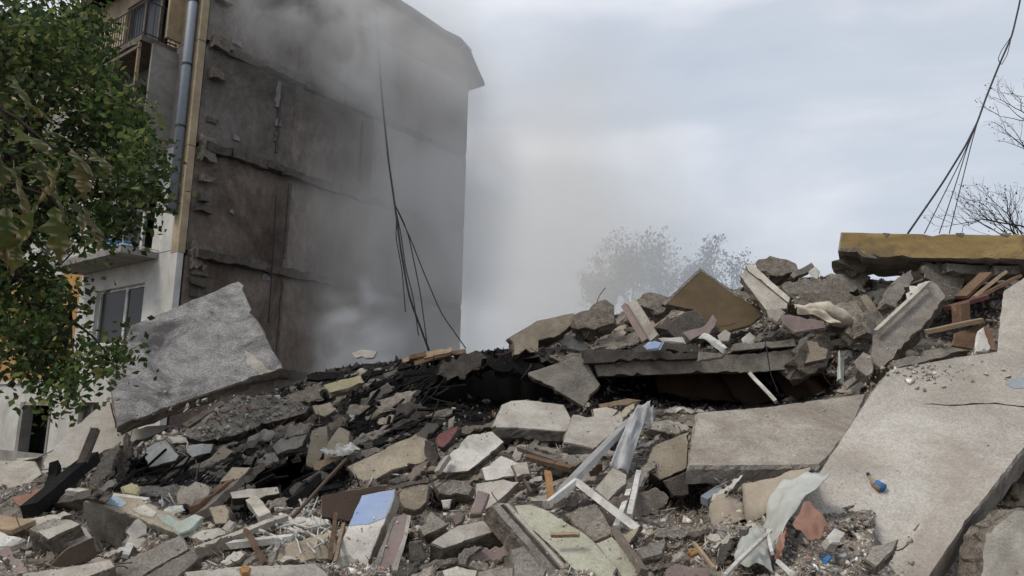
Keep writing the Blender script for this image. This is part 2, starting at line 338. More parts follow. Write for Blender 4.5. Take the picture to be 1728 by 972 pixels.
def on(o, name, poly, mat, lift=.004, th=.01, rough=.006, label=None):
    """a thin layer lying on the seen face of o (paint, stain, mortar)"""
    org, n = o_plane[o.name]
    pts = [plane_hit(x, y, org+n*lift, n) for x, y in poly]
    c = sum(pts, Vector())/len(pts); u, v, w = frame_from(n)
    q = [Vector(((p-c).dot(u), (p-c).dot(v))) for p in pts]
    rs = random.Random(len(poly)*7+int(poly[0][0]))
    loop = []
    for i in range(len(q)):
        a2, b2 = q[i], q[(i+1) % len(q)]; d = b2-a2; k = max(1, min(12, int(d.length/.06)))
        for j in range(k): loop.append(a2+d*(j/k)+Vector((rs.uniform(-rough, rough), rs.uniform(-rough, rough))))
    if sum(loop[i].cross(loop[(i+1) % len(loop)]) for i in range(len(loop))) < 0: loop = loop[::-1]
    M = len(loop)
    me = mesh(name, [(*p, 0) for p in loop]+[(*p, -th) for p in loop], [tuple(range(M))]+[((j+1) % M, j, M+j, M+(j+1) % M) for j in range(M)])
    bm = bmesh.new(); bm.from_mesh(me); bmesh.ops.triangulate(bm, faces=[f for f in bm.faces if len(f.verts) > 4]); bm.to_mesh(me); bm.free()
    o2 = link(name, me, o, [mat], Matrix.Translation(c) @ Matrix((u, v, w)).transposed().to_4x4())
    if label: o2['label'] = label
    return o2
def bar(name, label, cat, a, b, w, h, mat, dy=-.1, parent=None, group=None, Y=None, seg=4, jit=.004, roll=None):
    """a board, lath or post from pixel a to pixel b, w by h metres in section"""
    Ya = (a[2] if len(a) > 2 else ypile(*a[:2])+dy); Yb = (b[2] if len(b) > 2 else ypile(*b[:2])+dy)
    A, B = P(a[0], a[1], Ya), P(b[0], b[1], Yb); d = (B-A); l = d.length; d = d/l
    rs = random.Random(sum(map(ord, (label or name)))+int(a[0]))
    s = d.cross(Vector((0, 0, 1)) if abs(d.z) < .9 else Vector((0, 1, 0))).normalized()
    s = Matrix.Rotation(rs.uniform(-.5, .5) if roll is None else roll, 3, d) @ s
    t = s.cross(d)
    v = []; f = []
    for i in range(seg+1):
        c = (B-A)*(i/seg-.5)
        k = Vector((rs.uniform(-1, 1), rs.uniform(-1, 1), rs.uniform(-1, 1)))*jit
        v += [c+s*x+t*y+k for x, y in ((-w/2, -h/2), (w/2, -h/2), (w/2, h/2), (-w/2, h/2))]
        if i:
            o_ = (i-1)*4
            f += [(o_+j, o_+(j+1) % 4, o_+4+(j+1) % 4, o_+4+j) for j in range(4)]
    f += [(3, 2, 1, 0), tuple(range(seg*4, seg*4+4))]
    o = link(name, mesh(name, v, f), parent, [mat], Matrix.Translation((A+B)/2))
    if parent is None:
        tag(o, label, cat, group)
        PIECES.append(([(a[0]-3, a[1]-3), (a[0]+3, a[1]-3), (b[0]+3, b[1]+3), (b[0]-3, b[1]+3)], label))
    return o
def sheet(name, label, cat, corners, mat, bend=.15, wav=.03, th=.006, n=12, parent=None, dy=-.15, group=None):
    """a bent sheet (linoleum, cloth, tin) between four pixel corners"""
    c = [P(p[0], p[1], (p[2] if len(p) > 2 else ypile(p[0], p[1])+dy)) for p in corners]
    nn = ((c[1]-c[0]).cross(c[3]-c[0])).normalized()
    if nn.dot(CAM-c[0]) < 0: nn = -nn
    rs = sum(map(ord, label or name))*.37
    v = []; f = []
    for i in range(n+1):
        for j in range(n+1):
            s, t = i/n, j/n
            p = c[0]*(1-s)*(1-t)+c[1]*s*(1-t)+c[2]*s*t+c[3]*(1-s)*t
            q = Vector((s*2.2, t*2.2, rs))
            ed = .005*noise.noise(Vector((s*9, t*9, rs)))
            p = p+nn*(bend*math.sin(math.pi*s)*(1-.4*t)+wav*2*noise.noise(q)+wav*noise.noise(q*2.6))+Vector((ed, 0, ed))
            v.append(p)
    K_ = (n+1)**2
    v += [p-nn*th for p in v]
    for i in range(n):
        for j in range(n):
            a = i*(n+1)+j; q = (a, a+n+1, a+n+2, a+1); f.append(q); f.append(tuple(K_+x for x in q[::-1]))
    edge = [(i*(n+1), (i+1)*(n+1)) for i in range(n)]+[(n*(n+1)+j, n*(n+1)+j+1) for j in range(n)]+[((i+1)*(n+1)+n, i*(n+1)+n) for i in range(n)]+[(j+1, j) for j in range(n)]
    f += [(b, a, a+K_, b+K_) for a, b in edge]
    org = sum(c, Vector())/4
    me = mesh(name, [p-org for p in v], f)
    bm = bmesh.new(); bm.from_mesh(me); bmesh.ops.recalc_face_normals(bm, faces=bm.faces); bm.to_mesh(me); bm.free()
    for p in me.polygons: p.use_smooth = True
    o = link(name, me, parent, [mat], Matrix.Translation(org))
    if parent is None:
        tag(o, label, cat, group); PIECES.append(([tuple(p[:2]) for p in corners], label))
    return o
def hull_shape(seed, n=12, flat=1., box=.5):
    rs = random.Random(seed); bm = bmesh.new()
    for _ in range(n):
        v = Vector((rs.gauss(0, 1), rs.gauss(0, 1), rs.gauss(0, 1))).normalized()
        m_ = max(abs(v.x), abs(v.y), abs(v.z)); v = v*(1-box)+v/m_*box*.8
        v *= rs.uniform(.6, 1.15)
        bm.verts.new((v.x, v.y*rs.uniform(.8, 1), v.z*flat))
    r = bmesh.ops.convex_hull(bm, input=bm.verts)
    bmesh.ops.delete(bm, geom=[g for g in set(r['geom_interior']+r['geom_unused']) if isinstance(g, bmesh.types.BMVert)], context='VERTS')
    bmesh.ops.triangulate(bm, faces=bm.faces); bmesh.ops.recalc_face_normals(bm, faces=bm.faces)
    bm.verts.index_update()
    v = np.array([x.co[:] for x in bm.verts]); f = np.array([[x.index for x in q.verts] for q in bm.faces]); bm.free()
    return v, f
LIB = [hull_shape(i, random.choice((6, 7, 8, 9)), f_, b_) for i, (f_, b_) in enumerate([(.9, .8), (.7, .9), (.5, .9), (.3, .9), (.16, .9), (.6, .7), (.4, .8), (.8, 1), (.12, .9), (.25, .8)]*3)]
def rotm(k, ax=None):
    q = RNG.normal(size=(k, 4)); q /= np.linalg.norm(q, axis=1)[:, None]; w, x, y, z = q.T
    return np.stack([np.stack([1-2*(y*y+z*z), 2*(x*y-z*w), 2*(x*z+y*w)], -1), np.stack([2*(x*y+z*w), 1-2*(x*x+z*z), 2*(y*z-x*w)], -1), np.stack([2*(x*z-y*w), 2*(y*z+x*w), 1-2*(x*x+y*y)], -1)], -2)
def big_mesh(name, V, Fq, tones, mat, per, parent=None, kind='stuff', label=None, cat=None, smooth=False):
    """V (n,3), Fq (m,k) numpy; tones per vertex"""
    me = bpy.data.meshes.new(name); k = Fq.shape[1]
    me.vertices.add(len(V)); me.vertices.foreach_set('co', V.astype(np.float32).ravel())
    me.loops.add(Fq.size); me.loops.foreach_set('vertex_index', Fq.astype(np.int32).ravel())
    me.polygons.add(len(Fq)); me.polygons.foreach_set('loop_start', np.arange(0, Fq.size, k, dtype=np.int32))
    me.update(calc_edges=True); me.validate()
    at = me.attributes.new('tone', 'FLOAT_COLOR', 'POINT')
    at.data.foreach_set('color', np.concatenate([tones, np.ones((len(tones), 1))], 1).astype(np.float32).ravel())
    if smooth: me.polygons.foreach_set('use_smooth', np.ones(len(Fq), dtype=bool))
    o = link(name, me, parent, [mat], Matrix())
    if parent is None: tag(o, label, cat, None, kind)
    return o
def scatter_fragments(name, pos, size, tone, label, shapes=None, stretch=None, cat='rubble', squash=None):
    pos = np.array(pos); size = np.array(size); tone = np.array(tone); k = len(pos)
    R_ = rotm(k); sid = RNG.choice(shapes if shapes is not None else len(LIB), k)
    Vs, Fs, Ts = [], [], []; base = 0
    for s in np.unique(sid):
        ix = np.where(sid == s)[0]; v, f = LIB[s]
        sc = np.ones((len(ix), 1, 3))*size[ix][:, None, None]
        if stretch is not None: sc = sc*np.array(stretch)[ix][:, None, :]
        vv = np.einsum('kij,knj->kni', R_[ix], v[None]*sc)+pos[ix][:, None, :]
        ff = f[None]+(base+np.arange(len(ix))*len(v))[:, None, None]
        Vs.append(vv.reshape(-1, 3)); Fs.append(ff.reshape(-1, 3)); Ts.append(np.repeat(tone[ix], len(v), 0)); base += len(ix)*len(v)
    return big_mesh(name, np.concatenate(Vs), np.concatenate(Fs), np.concatenate(Ts), 'fragments', 0, label=label, cat=cat)

# ------------------------------------------------------------------ ground and rubble mound
g = MB(); S_ = 900
g.add([(-S_, -60, 0), (S_, -60, 0), (S_, S_, 0), (-S_, S_, 0)], [(0, 1, 2, 3)])
tag(g.build('ground', 'earth', origin=(0, 0, 0)), kind='structure')

cols = np.arange(-150, 1905, 9.); NR = 66
V, T = [], []
for x in cols:
    yr = ridge(x)
    for j in range(NR+1):
        t = j/NR; y = 1075+(yr-1075)*t**.92
        Y = TY(x, y); p = P(x, y, Y); V.append(p)
        b = burn_shade(x, y); b = min(1, max(0, b+.35*noise.noise(Vector((x/40, y/30, 9)))))
        base = np.array((.175, .154, .128))*(1+.45*min(1, max(0, (y-820)/90)))*(1+.5*noise.noise(Vector((x/25, y/20, 4))))
        T.append(base*(1-b)+np.array((.018, .0165, .0155))*b)
    top = V[-1]
    for k in range(1, 7):                                   # the far side of the mound falls to the ground
        s = k/6; z = top.z*(1-s)**1.15-.05*s
        V.append(Vector((top.x*(1+.06*k), top.y+k*.75+.3*noise.noise(top*k), z))); T.append(np.array((.12, .11, .10)))
    f0 = V[-(NR+7)]
    V.append(Vector((f0.x*.9, f0.y*.8, -.05))); T.append(np.array((.15, .14, .12)))
st = NR+8; nC = len(cols); Fq = []
order = [st-1]+list(range(NR+7))
for i in range(nC-1):
    for a, b in zip(order[:-1], order[1:]):
        Fq.append((i*st+a, (i+1)*st+a, (i+1)*st+b, i*st+b))
mound = big_mesh('rubble_mound', np.array([tuple(p) for p in V]), np.array(Fq), np.array(T), 'mound', 0, kind='structure')

# ------------------------------------------------------------------ the damaged apartment building
N0 = Vector((-8.318, 18.0, 0)); EW = Vector((.60792, .794, 0)); NW = Vector((.794, -.60792, 0)); FD = -NW   # end wall runs along EW, facade along FD
LEN, ST, LF = 10.7, 2.85, 22.0
bld = empty('apartment_building', N0, 'five storey apartment block with a torn open, soot-stained end wall', 'building')
def WPt(s, z, o=0.): return N0+EW*s+NW*o+Vector((0, 0, z))          # point on end wall, o outwards
def FPt(s, z, o=0.): return N0+FD*s-EW*o+Vector((0, 0, z))          # point on facade, o outwards
U = Vector((0, 0, 1))
def rag(name, pts2, mapf, o0, o1, mat, parent=None, jit=.05, seg=.25):
    """ragged plate: outline (s,z) mapped to a wall, from offset o0 (outer) to o1"""
    rs = random.Random(int(pts2[0][0]*91+pts2[0][1]*37)); loop = []
    for i in range(len(pts2)):
        a, b = Vector(pts2[i]), Vector(pts2[(i+1) % len(pts2)]); k = max(1, int((b-a).length/seg))
        for j in range(k): loop.append(a+(b-a)*(j/k)+Vector((rs.uniform(-jit, jit), rs.uniform(-jit, jit))))
    M = len(loop); v = [mapf(p.x, p.y, o0) for p in loop]+[mapf(p.x, p.y, o1) for p in loop]
    f = [tuple(range(M)), tuple(range(M, 2*M))[::-1]]+[((j+1) % M, j, M+j, M+(j+1) % M) for j in range(M)]
    org = sum(v, Vector())/len(v); me = mesh(name, [p-org for p in v], f)
    bm = bmesh.new(); bm.from_mesh(me); bmesh.ops.triangulate(bm, faces=[q for q in bm.faces if len(q.verts) > 4]); bmesh.ops.recalc_face_normals(bm, faces=bm.faces); bm.to_mesh(me); bm.free()
    return link(name, me, parent, [mat], Matrix.Translation(org))
def wbox(name, s0, s1, z0, z1, o0, o1, mat, parent=bld, fac=False):
    m_ = MB(); fn = FPt if fac else WPt; a = fn(s0, z0, o0)
    m_.box(a, fn(s1, z0, o0)-a, fn(s0, z1, o0)-a, fn(s0, z0, o1)-a)
    return m_.build(name, mat, parent)
# end wall: three panels a storey, joints recessed
for k in range(5):
    for s0, s1 in ((.2, 3.05), (3.05, 6.1), (6.1, LEN)):
        wbox('wall_panel', s0+.004, s1-.004, k*ST+.01, (k+1)*ST-.14, 0, -.22, 'endwall_pale' if s0 > 6 else 'endwall_mid' if s0 > 3 and k != 1 else ('endwall_brown' if k < 3 else 'endwall'))
    wbox('joint_wall', .3, LEN-.02, k*ST-.13, k*ST+.02, -.03, -.2, 'endwall')
wbox('joint_backing', .3, LEN-.05, 0, 5*ST, -.16, -.24, 'endwall')
# torn floor slab edges left along every storey
for k in (1, 2, 3, 4):
    rs = random.Random(k); s = .35
    while s < LEN-.6:
        l = rs.uniform(.5, 1.5); d = rs.uniform(.05, .24)*(1.5 if s < 2.5 else (1 if s < 5 else .3))
        rag('slab_stub', [(s, k*ST-.19), (min(s+l, LEN-.2), k*ST-.19), (min(s+l, LEN-.2), k*ST+.03), (s, k*ST+.03)], WPt, d, -.1, 'darkslab', bld, .035, .2)
        s += l*rs.uniform(.95, 1.12)
# partition remains and flaking plaster on the end wall
for s, z0, z1 in ((3.05, 2.9, 5.4), (3.05, 6, 8.2), (2.5, 9, 11), (5.6, 9, 11)):
    rag('partition_edge', [(s, z0), (s+.07, z0), (s+.07, z1), (s, z1)], WPt, .05, -.05, 'darkslab', bld, .02, .2)
for s, z, w_, h_ in ((2.38, 10.3, .16, .8), (2.42, 9.75, .2, .22), (2.4, 5.3, .28, .16), (2.45, 9.3, .12, .25), (1.2, 8.95, .2, .12), (1.3, 6.9, .1, .12), (.9, 11.6, .3, .14), (4.6, 11.9, .3, .8)):
    rag('plaster_remnant', [(s, z), (s+w_, z), (s+w_*.8, z+h_), (s+.1*w_, z+h_)], WPt, .05, -.02, 'plaster_soot', bld, .03, .1)
# attic wall and roof edge
rag('attic_wall', [(.1, 5*ST-.1), (LEN, 5*ST-.1), (LEN-.1, 15.45), (.1, 15.5)], WPt, -.02, -.3, 'endwall', bld, .01, .6)
m_ = MB()
prof = [(-.5, 14.4), (.5, 15.72), (4, 15.75), (7.6, 15.72), (9.1, 15.66), (9.9, 15.74), (10.25, 15.62), (11.36, 14.52)]
for (s0, z0), (s1, z1) in zip(prof[:-1], prof[1:]):
    a = WPt(s0, z0, .22); b = WPt(s1, z1, .22)
    m_.box(a, b-a, -U*.16, -NW*24)
m_.build('roof', 'roofing', bld)
m_ = MB(); a = WPt(10.35, 15.45, .3); m_.box(a, WPt(11.3, 14.4, .3)-a, Vector((-.12, -.1, -.16)), -NW*3); m_.build('eave_board', 'roofing', bld)
m_ = MB(); a = WPt(10.1, 15.5, .32); m_.box(a, WPt(10.45, 15.36, .32)-a, U*.07, -NW*.6); m_.build('gutter_end', 'zinc', bld)
# near corner: yellow column, torn strip of masonry, rain pipe
col_parts = [(0, .17, 5.6, 8.4), (0, .17, 8.4, 11.3), (0, .17, 11.3, 14.3)]
for s0, s1, z0, z1 in col_parts: wbox('corner_column', s0-.02, s1, z0+.01, z1-.01, .03, -.32, 'column_yellow')
wbox('corner_column', -.02, .14, 0, 5.6, .02, -.3, 'facade_white')
rs = random.Random(3)
for k in range(46):
    z = 3.4+k*.24+rs.uniform(-.05, .05); s = .3+rs.uniform(-.03, .1)
    if z > 14: break
    if rs.random() < (.45 if z < 8.3 else .12):
        rag('broken_brick', [(s, z), (s+rs.uniform(.15, .5), z), (s+rs.uniform(.1, .45), z+rs.uniform(.1, .2)), (s+rs.uniform(-.05, .05), z+rs.uniform(.12, .3))], WPt, rs.uniform(.02, .22), -.05, rs.choice(['broken', 'darkslab', 'broken']), bld, .03, .12)
for z, w_ in ((8.55, .5), (5.75, .6), (11.4, .6), (8.3, .35), (5.45, .4)):
    rag('broken_concrete', [(.28, z-.2), (.28+w_, z-.16), (.28+w_*.8, z+.1), (.3, z+.14)], WPt, .2, -.1, 'broken', bld, .08, .09)
pipe = MB(); pipe.tube([FPt(.22, 6.6, .15), FPt(.22, 15.2, .15)], .115, 14); po = pipe.build('rain_pipe', 'zinc', bld, smooth=True)
for z in (6.9, 8.9, 10.6, 12.4, 14.0):
    c = MB(); c.tube([FPt(.22, z-.03, .15), FPt(.22, z+.03, .15)], .128, 14); c.build('pipe_clip', 'cable', po)
# facade, storey by storey, with openings
def wall_open(z0, z1, s0, s1, opens, mat):
    m_ = MB(); s = s0
    def b(sa, sb, za, zb):
        if sb-sa > .01 and zb-za > .01:
            a = FPt(sa, za, 0); m_.box(a, FPt(sb, za, 0)-a, FPt(sa, zb, 0)-a, FPt(sa, za, -.3)-a)
    for a0, a1, b0, b1 in opens:
        b(s, a0, z0, z1); b(a0, a1, z0, b0); b(a0, a1, b1, z1); s = a1
    b(s, s1, z0, z1); return m_.build('facade_wall', mat, bld)
def window(s0, s1, z0, z1, mull=(.5,), mat='whitepaint', glass=True, broken=False):
    fr = .07; m_ = MB()
    def b(sa, sb, za, zb):
        a = FPt(sa, za, -.1); m_.box(a, FPt(sb, za, -.1)-a, FPt(sa, zb, -.1)-a, FPt(sa, za, -.17)-a)
    b(s0, s0+fr, z0, z1); b(s1-fr, s1, z0, z1); b(s0+fr, s1-fr, z0, z0+fr); b(s0+fr, s1-fr, z1-fr, z1)
    for q in mull: c = s0+(s1-s0)*q; b(c-.06, c+.06, z0+fr, z1-fr)
    w_ = m_.build('window', mat, bld)
    edges = [s0+fr]+[s0+(s1-s0)*q for q in mull]+[s1-fr]
    for i in range(len(edges)-1):
        if broken and i == 0: continue
        p = MB(); a = FPt(edges[i]+.06, z0+fr, -.13); p.box(a, FPt(edges[i+1]-.06, z0+fr, -.13)-a, U*(z1-z0-2*fr), EW*.01); p.build('pane', 'pane', w_)
    a = FPt(s0-.08, z0-.06, .1); p = MB(); p.box(a, FPt(s1+.08, z0-.06, .1)-a, U*.05, EW*.22); p.build('sill', 'whitepaint', w_)
    return w_
wall_open(0, 2.55, .3, LF, [(3.3, 4.45, .5, 1.9), (6.2, 8.45, .05, 1.9), (12.5, 15, .6, 1.9)], 'facade_white')
wall_open(2.56, 5.68, .3, 5.3, [(1.5, 4.2, 3.45, 4.98)], 'facade_white')
wall_open(2.56, 5.68, 5.31, LF, [(6.6, 8.6, 3.5, 5.0), (11, 13, 3.5, 5.0)], 'facade_orange')
wall_open(5.7, 8.53, .3, 5.3, [(1.35, 3.7, 5.8, 7.9)], 'facade_white')
wall_open(5.7, 8.53, 5.31, LF, [(6.6, 8.6, 6.4, 7.9), (11, 13, 6.4, 7.9)], 'facade_white')
wall_open(8.55, 11.38, .3, LF, [(1.5, 4.0, 8.65, 10.8), (6.6, 8.6, 9.2, 10.8)], 'facade_grey')
wall_open(11.4, 14.3, .3, LF, [(1.7, 4.4, 11.5, 13.7), (6.6, 8.6, 12.1, 13.6)], 'column_yellow')
window(1.5, 4.2, 3.45, 4.98, (.42,))
window(3.3, 4.45, .5, 1.9, (.5,), 'woodgrey', broken=True)
for s0, s1, z0, z1 in ((6.6, 8.6, 3.5, 5.0), (6.6, 8.6, 6.4, 7.9), (6.6, 8.6, 9.2, 10.8)): window(s0, s1, z0, z1, (.35, .7))
window(1.35, 3.7, 5.8, 7.9, (.35,), broken=True); window(1.5, 4.0, 8.65, 10.8, (.3, .65), 'woodgrey', broken=True); window(1.7, 4.4, 11.5, 13.7, (.3, .65), 'woodgrey', broken=True)
# door surround of the ground floor opening, rubble inside
m_ = MB()
for s0, s1, z0, z1 in ((8.2, 8.45, .05, 1.9), (6.2, 6.3, .05, 1.9), (6.3, 8.2, 1.8, 1.9)):
    a = FPt(s0, z0, .03); m_.box(a, FPt(s1, z0, .03)-a, U*(z1-z0), EW*.3)
m_.build('door_frame', 'facade_grey', bld)
wbox('plinth', .0, LF, 0, .42, .12, .0, 'facade_grey', fac=True)
wbox('string_course', 8.0, LF, 2.45, 2.56, .06, .0, 'facade_white', fac=True)
# balconies
def balcony(z, s0, s1, rail, mat_slab, depth=.95):
    b = MB(); a = FPt(s0, z-.16, .001); b.box(a, FPt(s1, z-.16, .001)-a, U*.16, -EW*depth); bo = b.build('balcony', mat_slab, bld)
    m_ = MB(); h = 1.0
    if rail == 'bars':
        n_ = 26
        for i in range(n_+1):
            s = s0+(s1-s0)*i/n_; m_.tube([FPt(s, z, depth-.05), FPt(s, z+h, depth-.05)], .012, 5)
        for i in range(6):
            m_.tube([FPt(s0+.03, z, depth*i/6+.03), FPt(s0+.03, z+h, depth*i/6+.03)], .012, 5)
        for zz in (z+.08, z+h): m_.tube([FPt(s0+.03, zz, 0), FPt(s0+.03, zz, depth-.05), FPt(s1, zz, depth-.05)], .02, 5)
        m_.build('railing', 'cable', bo)
    else:
        for zz, r in ((z+.06, .02), (z+h, .025)): m_.tube([FPt(s0+.03, zz, 0), FPt(s0+.03, zz, depth-.05), FPt(s1, zz, depth-.05)], r, 5)
        for s in np.linspace(s0+.03, s1, 5): m_.tube([FPt(s, z, depth-.05), FPt(s, z+h, depth-.05)], .016, 5)
        m_.build('railing', 'whitepaint', bo)
    return bo
b5 = balcony(11.4, 1.15, 4.9, 'bars', 'woodgrey'); b4 = balcony(8.55, 1.15, 4.9, 'frame', 'facade_grey'); b3 = balcony(5.7, .95, 5.2, 'frame', 'facade_grey')
for s, o in ((1.25, .88), (2.6, .88), (4.0, .88), (1.2, .1)):          # timber frame of the glazed-in balcony
    p = MB(); a = FPt(s, 8.55, o); p.box(a, FD*.07, -EW*.07, U*2.68); p.build('post', 'woodlight' if s < 2 else 'woodgrey', b4)
for z in (10.0, 11.05):
    p = MB(); a = FPt(1.2, z, .9); p.box(a, FD*3.6, -EW*.06, U*.08); p.build('rail', 'woodgrey', b4)
for s0, z0, w_, h_ in ((1.4, 8.6, .5, 1.2), (2.3, 8.6, .8, 1.3), (1.3, 8.6, .06, 1.5)):
    p = MB(); a = FPt(s0, z0, .85); p.box(a, FD*w_, -EW*.02, U*h_); p.build('balcony_panel', 'facade_grey', b4)
wbox('side_screen', .95, 1.05, 11.5, 13.6, .4, .0, 'column_yellow', fac=True)
wbox('side_screen', 1.0, 1.08, 8.7, 11.2, .7, .0, 'facade_grey', fac=True)
# rest of the shell: floors, rear and inner walls keep the rooms dark
for k in range(1, 6):
    m_ = MB(); a = FPt(.35, k*ST-.2, -.3); m_.box(a, FD*(LF-.4), EW*(LEN-.4), U*.18); m_.build('floor_slab', 'facade_grey', bld)
m_ = MB(); a = FPt(.25, 0, -LEN+.3); m_.box(a, FD*(LF-.3), EW*.3, U*14.25); m_.build('rear_wall', 'facade_white', bld)
m_ = MB(); a = FPt(LF, 0, 0); m_.box(a, FD*.3, EW*LEN, U*14.25); m_.build('gable_wall', 'facade_white', bld)
m_ = MB(); a = FPt(.35, 0, -4.2); m_.box(a, FD*(LF-.4), EW*.15, U*14.2); m_.build('inner_wall', 'facade_grey', bld)
# things on the balcony and in the doorway
m_ = MB(); a = FPt(1.9, 5.7, .35); m_.box(a, FD*.55, -EW*.35, U*.32)
m_.box(a+U*.32-FD*.03+EW*.03, FD*.61, -EW*.41, U*.04)
tag(m_.build('storage_box', 'plastic_blue'), 'blue plastic box on the balcony above the white-framed window', 'box')
o = tag(link('concrete_chunk', mesh('concrete_chunk', [tuple(v) for v in LIB[2][0]*.34], [tuple(int(i) for i in f) for f in LIB[2][1]]), None, ['pale'], Matrix.Translation(FPt(7.0, .3, -.05))), 'pale concrete chunk lying in the dark doorway at far left', 'rubble')
o = tag(link('concrete_chunk', mesh('concrete_chunk', [tuple(v) for v in LIB[3][0]*.5], [tuple(int(i) for i in f) for f in LIB[3][1]]), None, ['pale'], Matrix.Translation(FPt(6.4, .3, .35))), 'flat pale slab fragment leaning at the right side of the dark doorway', 'rubble')

# ------------------------------------------------------------------ traced slabs, beams and panels: right side
S = slab
big = S('concrete_slab', 'huge light concrete slab sloping down the right side of the heap', 'slab',
  [(1810, 420), (1728, 468), (1695, 490), (1688, 540), (1684, 592), (1600, 604), (1500, 622), (1468, 662), (1378, 802), (1310, 905), (1240, 1010), (1560, 985), (1640, 870), (1728, 762), (1810, 655)], -22, 46, .3, 'light', 'grey', Y=6.35, dy=0, rough=.007, bev=.02, anchor=(1600, 770))
on(big, 'paint_patch', [(1698, 648), (1720, 636), (1745, 640), (1745, 655), (1712, 656)], 'skyblue', label='pale blue paint remnant')
on(big, 'crack', [(1560, 681), (1600, 683), (1640, 681), (1680, 680), (1728, 685), (1760, 684), (1728, 687), (1678, 682), (1638, 683), (1598, 685)], 'char', .003, .006, .008)
on(big, 'scrape', [(1540, 894), (1550, 883), (1553, 885), (1544, 896)], 'broken', .003, .006, .006)
yp = S('wall_slab', 'ochre yellow wall panel lying on top of the heap at right', 'panel', [(1419, 392), (1500, 394), (1620, 395), (1728, 396), (1960, 402), (1960, 446), (1728, 438), (1600, 436), (1456, 433), (1446, 424), (1414, 423)], -25, 2, 1.45, 'ochre', 'grey', Y=10.6, dy=0, rough=.015, seg=.2, bev=.02)
on(yp, 'chipped_edge', [(1416, 424), (1446, 425), (1456, 434), (1480, 436), (1478, 431), (1458, 428), (1448, 419), (1418, 419)], 'broken', .004, .02)
for i, (x, w_) in enumerate(((1490, 12), (1612, 16), (1685, 22))):
    on(yp, 'chip', [(x, 393), (x+w_, 394), (x+w_*.7, 400), (x+w_*.3, 399)], 'broken', .006, .02)
S('mortar_lump', 'crumbling mortar lump under the left end of the yellow panel', 'rubble', [(1424, 430), (1450, 432), (1462, 452), (1448, 462), (1430, 448)], 10, 5, .4, 'broken', Y=11.6, rough=.04)
S('concrete_block', 'grey layered masonry lump under the middle of the yellow panel', 'rubble', [(1562, 444), (1596, 446), (1630, 462), (1622, 498), (1600, 505), (1584, 486), (1560, 468)], 10, 15, .4, 'broken', Y=10.9, rough=.05)
S('concrete_block', 'flat grey block pressed against the underside of the yellow panel', 'block', [(1596, 444), (1672, 448), (1670, 464), (1600, 459)], 0, 5, .5, 'grey', Y=10.8, rough=.025)
S('concrete_block', 'short grey block under the right end of the yellow panel', 'block', [(1678, 448), (1722, 447), (1722, 462), (1680, 464)], 0, 5, .4, 'broken', Y=10.6, rough=.02)
S('concrete_slab', 'dark grey narrow slab standing upright below the yellow panel', 'slab', [(1524, 462), (1539, 455), (1542, 470), (1511, 519), (1494, 512), (1506, 484)], 20, 25, .2, 'grey', 'broken', Y=10.3)
S('concrete_slab', 'second dark slab leaning left of the upright grey slab', 'slab', [(1502, 480), (1512, 476), (1496, 520), (1482, 512)], 15, 25, .2, 'darkslab', Y=10.6)
S('plaster_block', 'white plaster block wedged above the leaning concrete beam', 'block', [(1535, 482), (1568, 473), (1578, 480), (1552, 496), (1536, 494)], 0, 40, .15, 'white', Y=9.9)
S('concrete_beam', 'grey concrete beam leaning diagonally below the yellow panel', 'beam', [(1473, 566), (1520, 520), (1571, 473), (1580, 478), (1596, 498), (1572, 537), (1520, 588), (1487, 622), (1466, 610)], -12, 38, .3, 'grey', 'broken', Y=9.2, rough=.018)
bar('edge_strip', None, None, (1478, 560, 9.0), (1566, 478, 9.35), .05, .05, 'pale', parent=bpy.data.objects['concrete_beam'])
S('concrete_block', 'rounded grey block at the foot of the leaning concrete beam', 'block', [(1439, 611), (1456, 593), (1470, 600), (1473, 630), (1463, 635), (1446, 624)], -20, 25, .25, 'grey', 'broken', Y=8.9, rough=.02)
sheet('tin_sheet', 'curved white strip left of the rounded grey block', 'sheet', [(1414, 606), (1424, 604), (1424, 648), (1412, 645)], 'sheetwhite', .08)
S('plank', 'grey stone strip below the rounded grey block', 'strip', [(1424, 645), (1455, 626), (1462, 632), (1430, 654)], 0, 30, .1, 'grey', Y=9.1)
wd = 'splintered planks under the yellow panel'
bar('plank', 'topmost splintered brown plank under the yellow panel', 'plank', (1622, 502, 9.6), (1664, 462, 9.9), .16, .04, 'wood', group=wd)
bar('plank', 'middle splintered brown plank under the yellow panel', 'plank', (1640, 505, 9.5), (1692, 462, 9.9), .14, .04, 'woodlight', group=wd)
bar('plank', 'longest splintered brown plank, reaching towards the right slab', 'plank', (1632, 512, 9.4), (1716, 468, 9.7), .15, .04, 'wood', group=wd)
bar('plank', 'red-brown plank lying nearly level under the splintered planks', 'plank', (1590, 522, 9.5), (1668, 500, 9.3), .1, .05, 'redpaint', group=wd)
S('wood_post', 'short upright brown post under the splintered planks', 'post', [(1620, 512), (1637, 508), (1640, 545), (1622, 546)], 10, 0, .15, 'wood', Y=9.1, rough=.006)
bar('plank', 'long tan plank crossing above the tilted brown board', 'plank', (1562, 560, 8.9), (1658, 540, 8.7), .12, .05, 'woodlight', group=wd)
S('board', 'tilted orange-brown board beside the top of the right slab', 'board', [(1611, 562), (1658, 544), (1642, 590), (1606, 583)], 5, 20, .03, 'wood', Y=8.75, rough=.006)
S('plaster_piece', 'white torn plaster piece beside the tilted brown board', 'plaster', [(1652, 560), (1662, 550), (1674, 588), (1666, 594), (1646, 594)], -10, 25, .05, 'whitepaint', Y=8.5)
bar('lath', 'thin red-brown lath beside the white torn plaster piece', 'lath', (1664, 552, 8.5), (1676, 592, 8.4), .05, .03, 'terracotta')
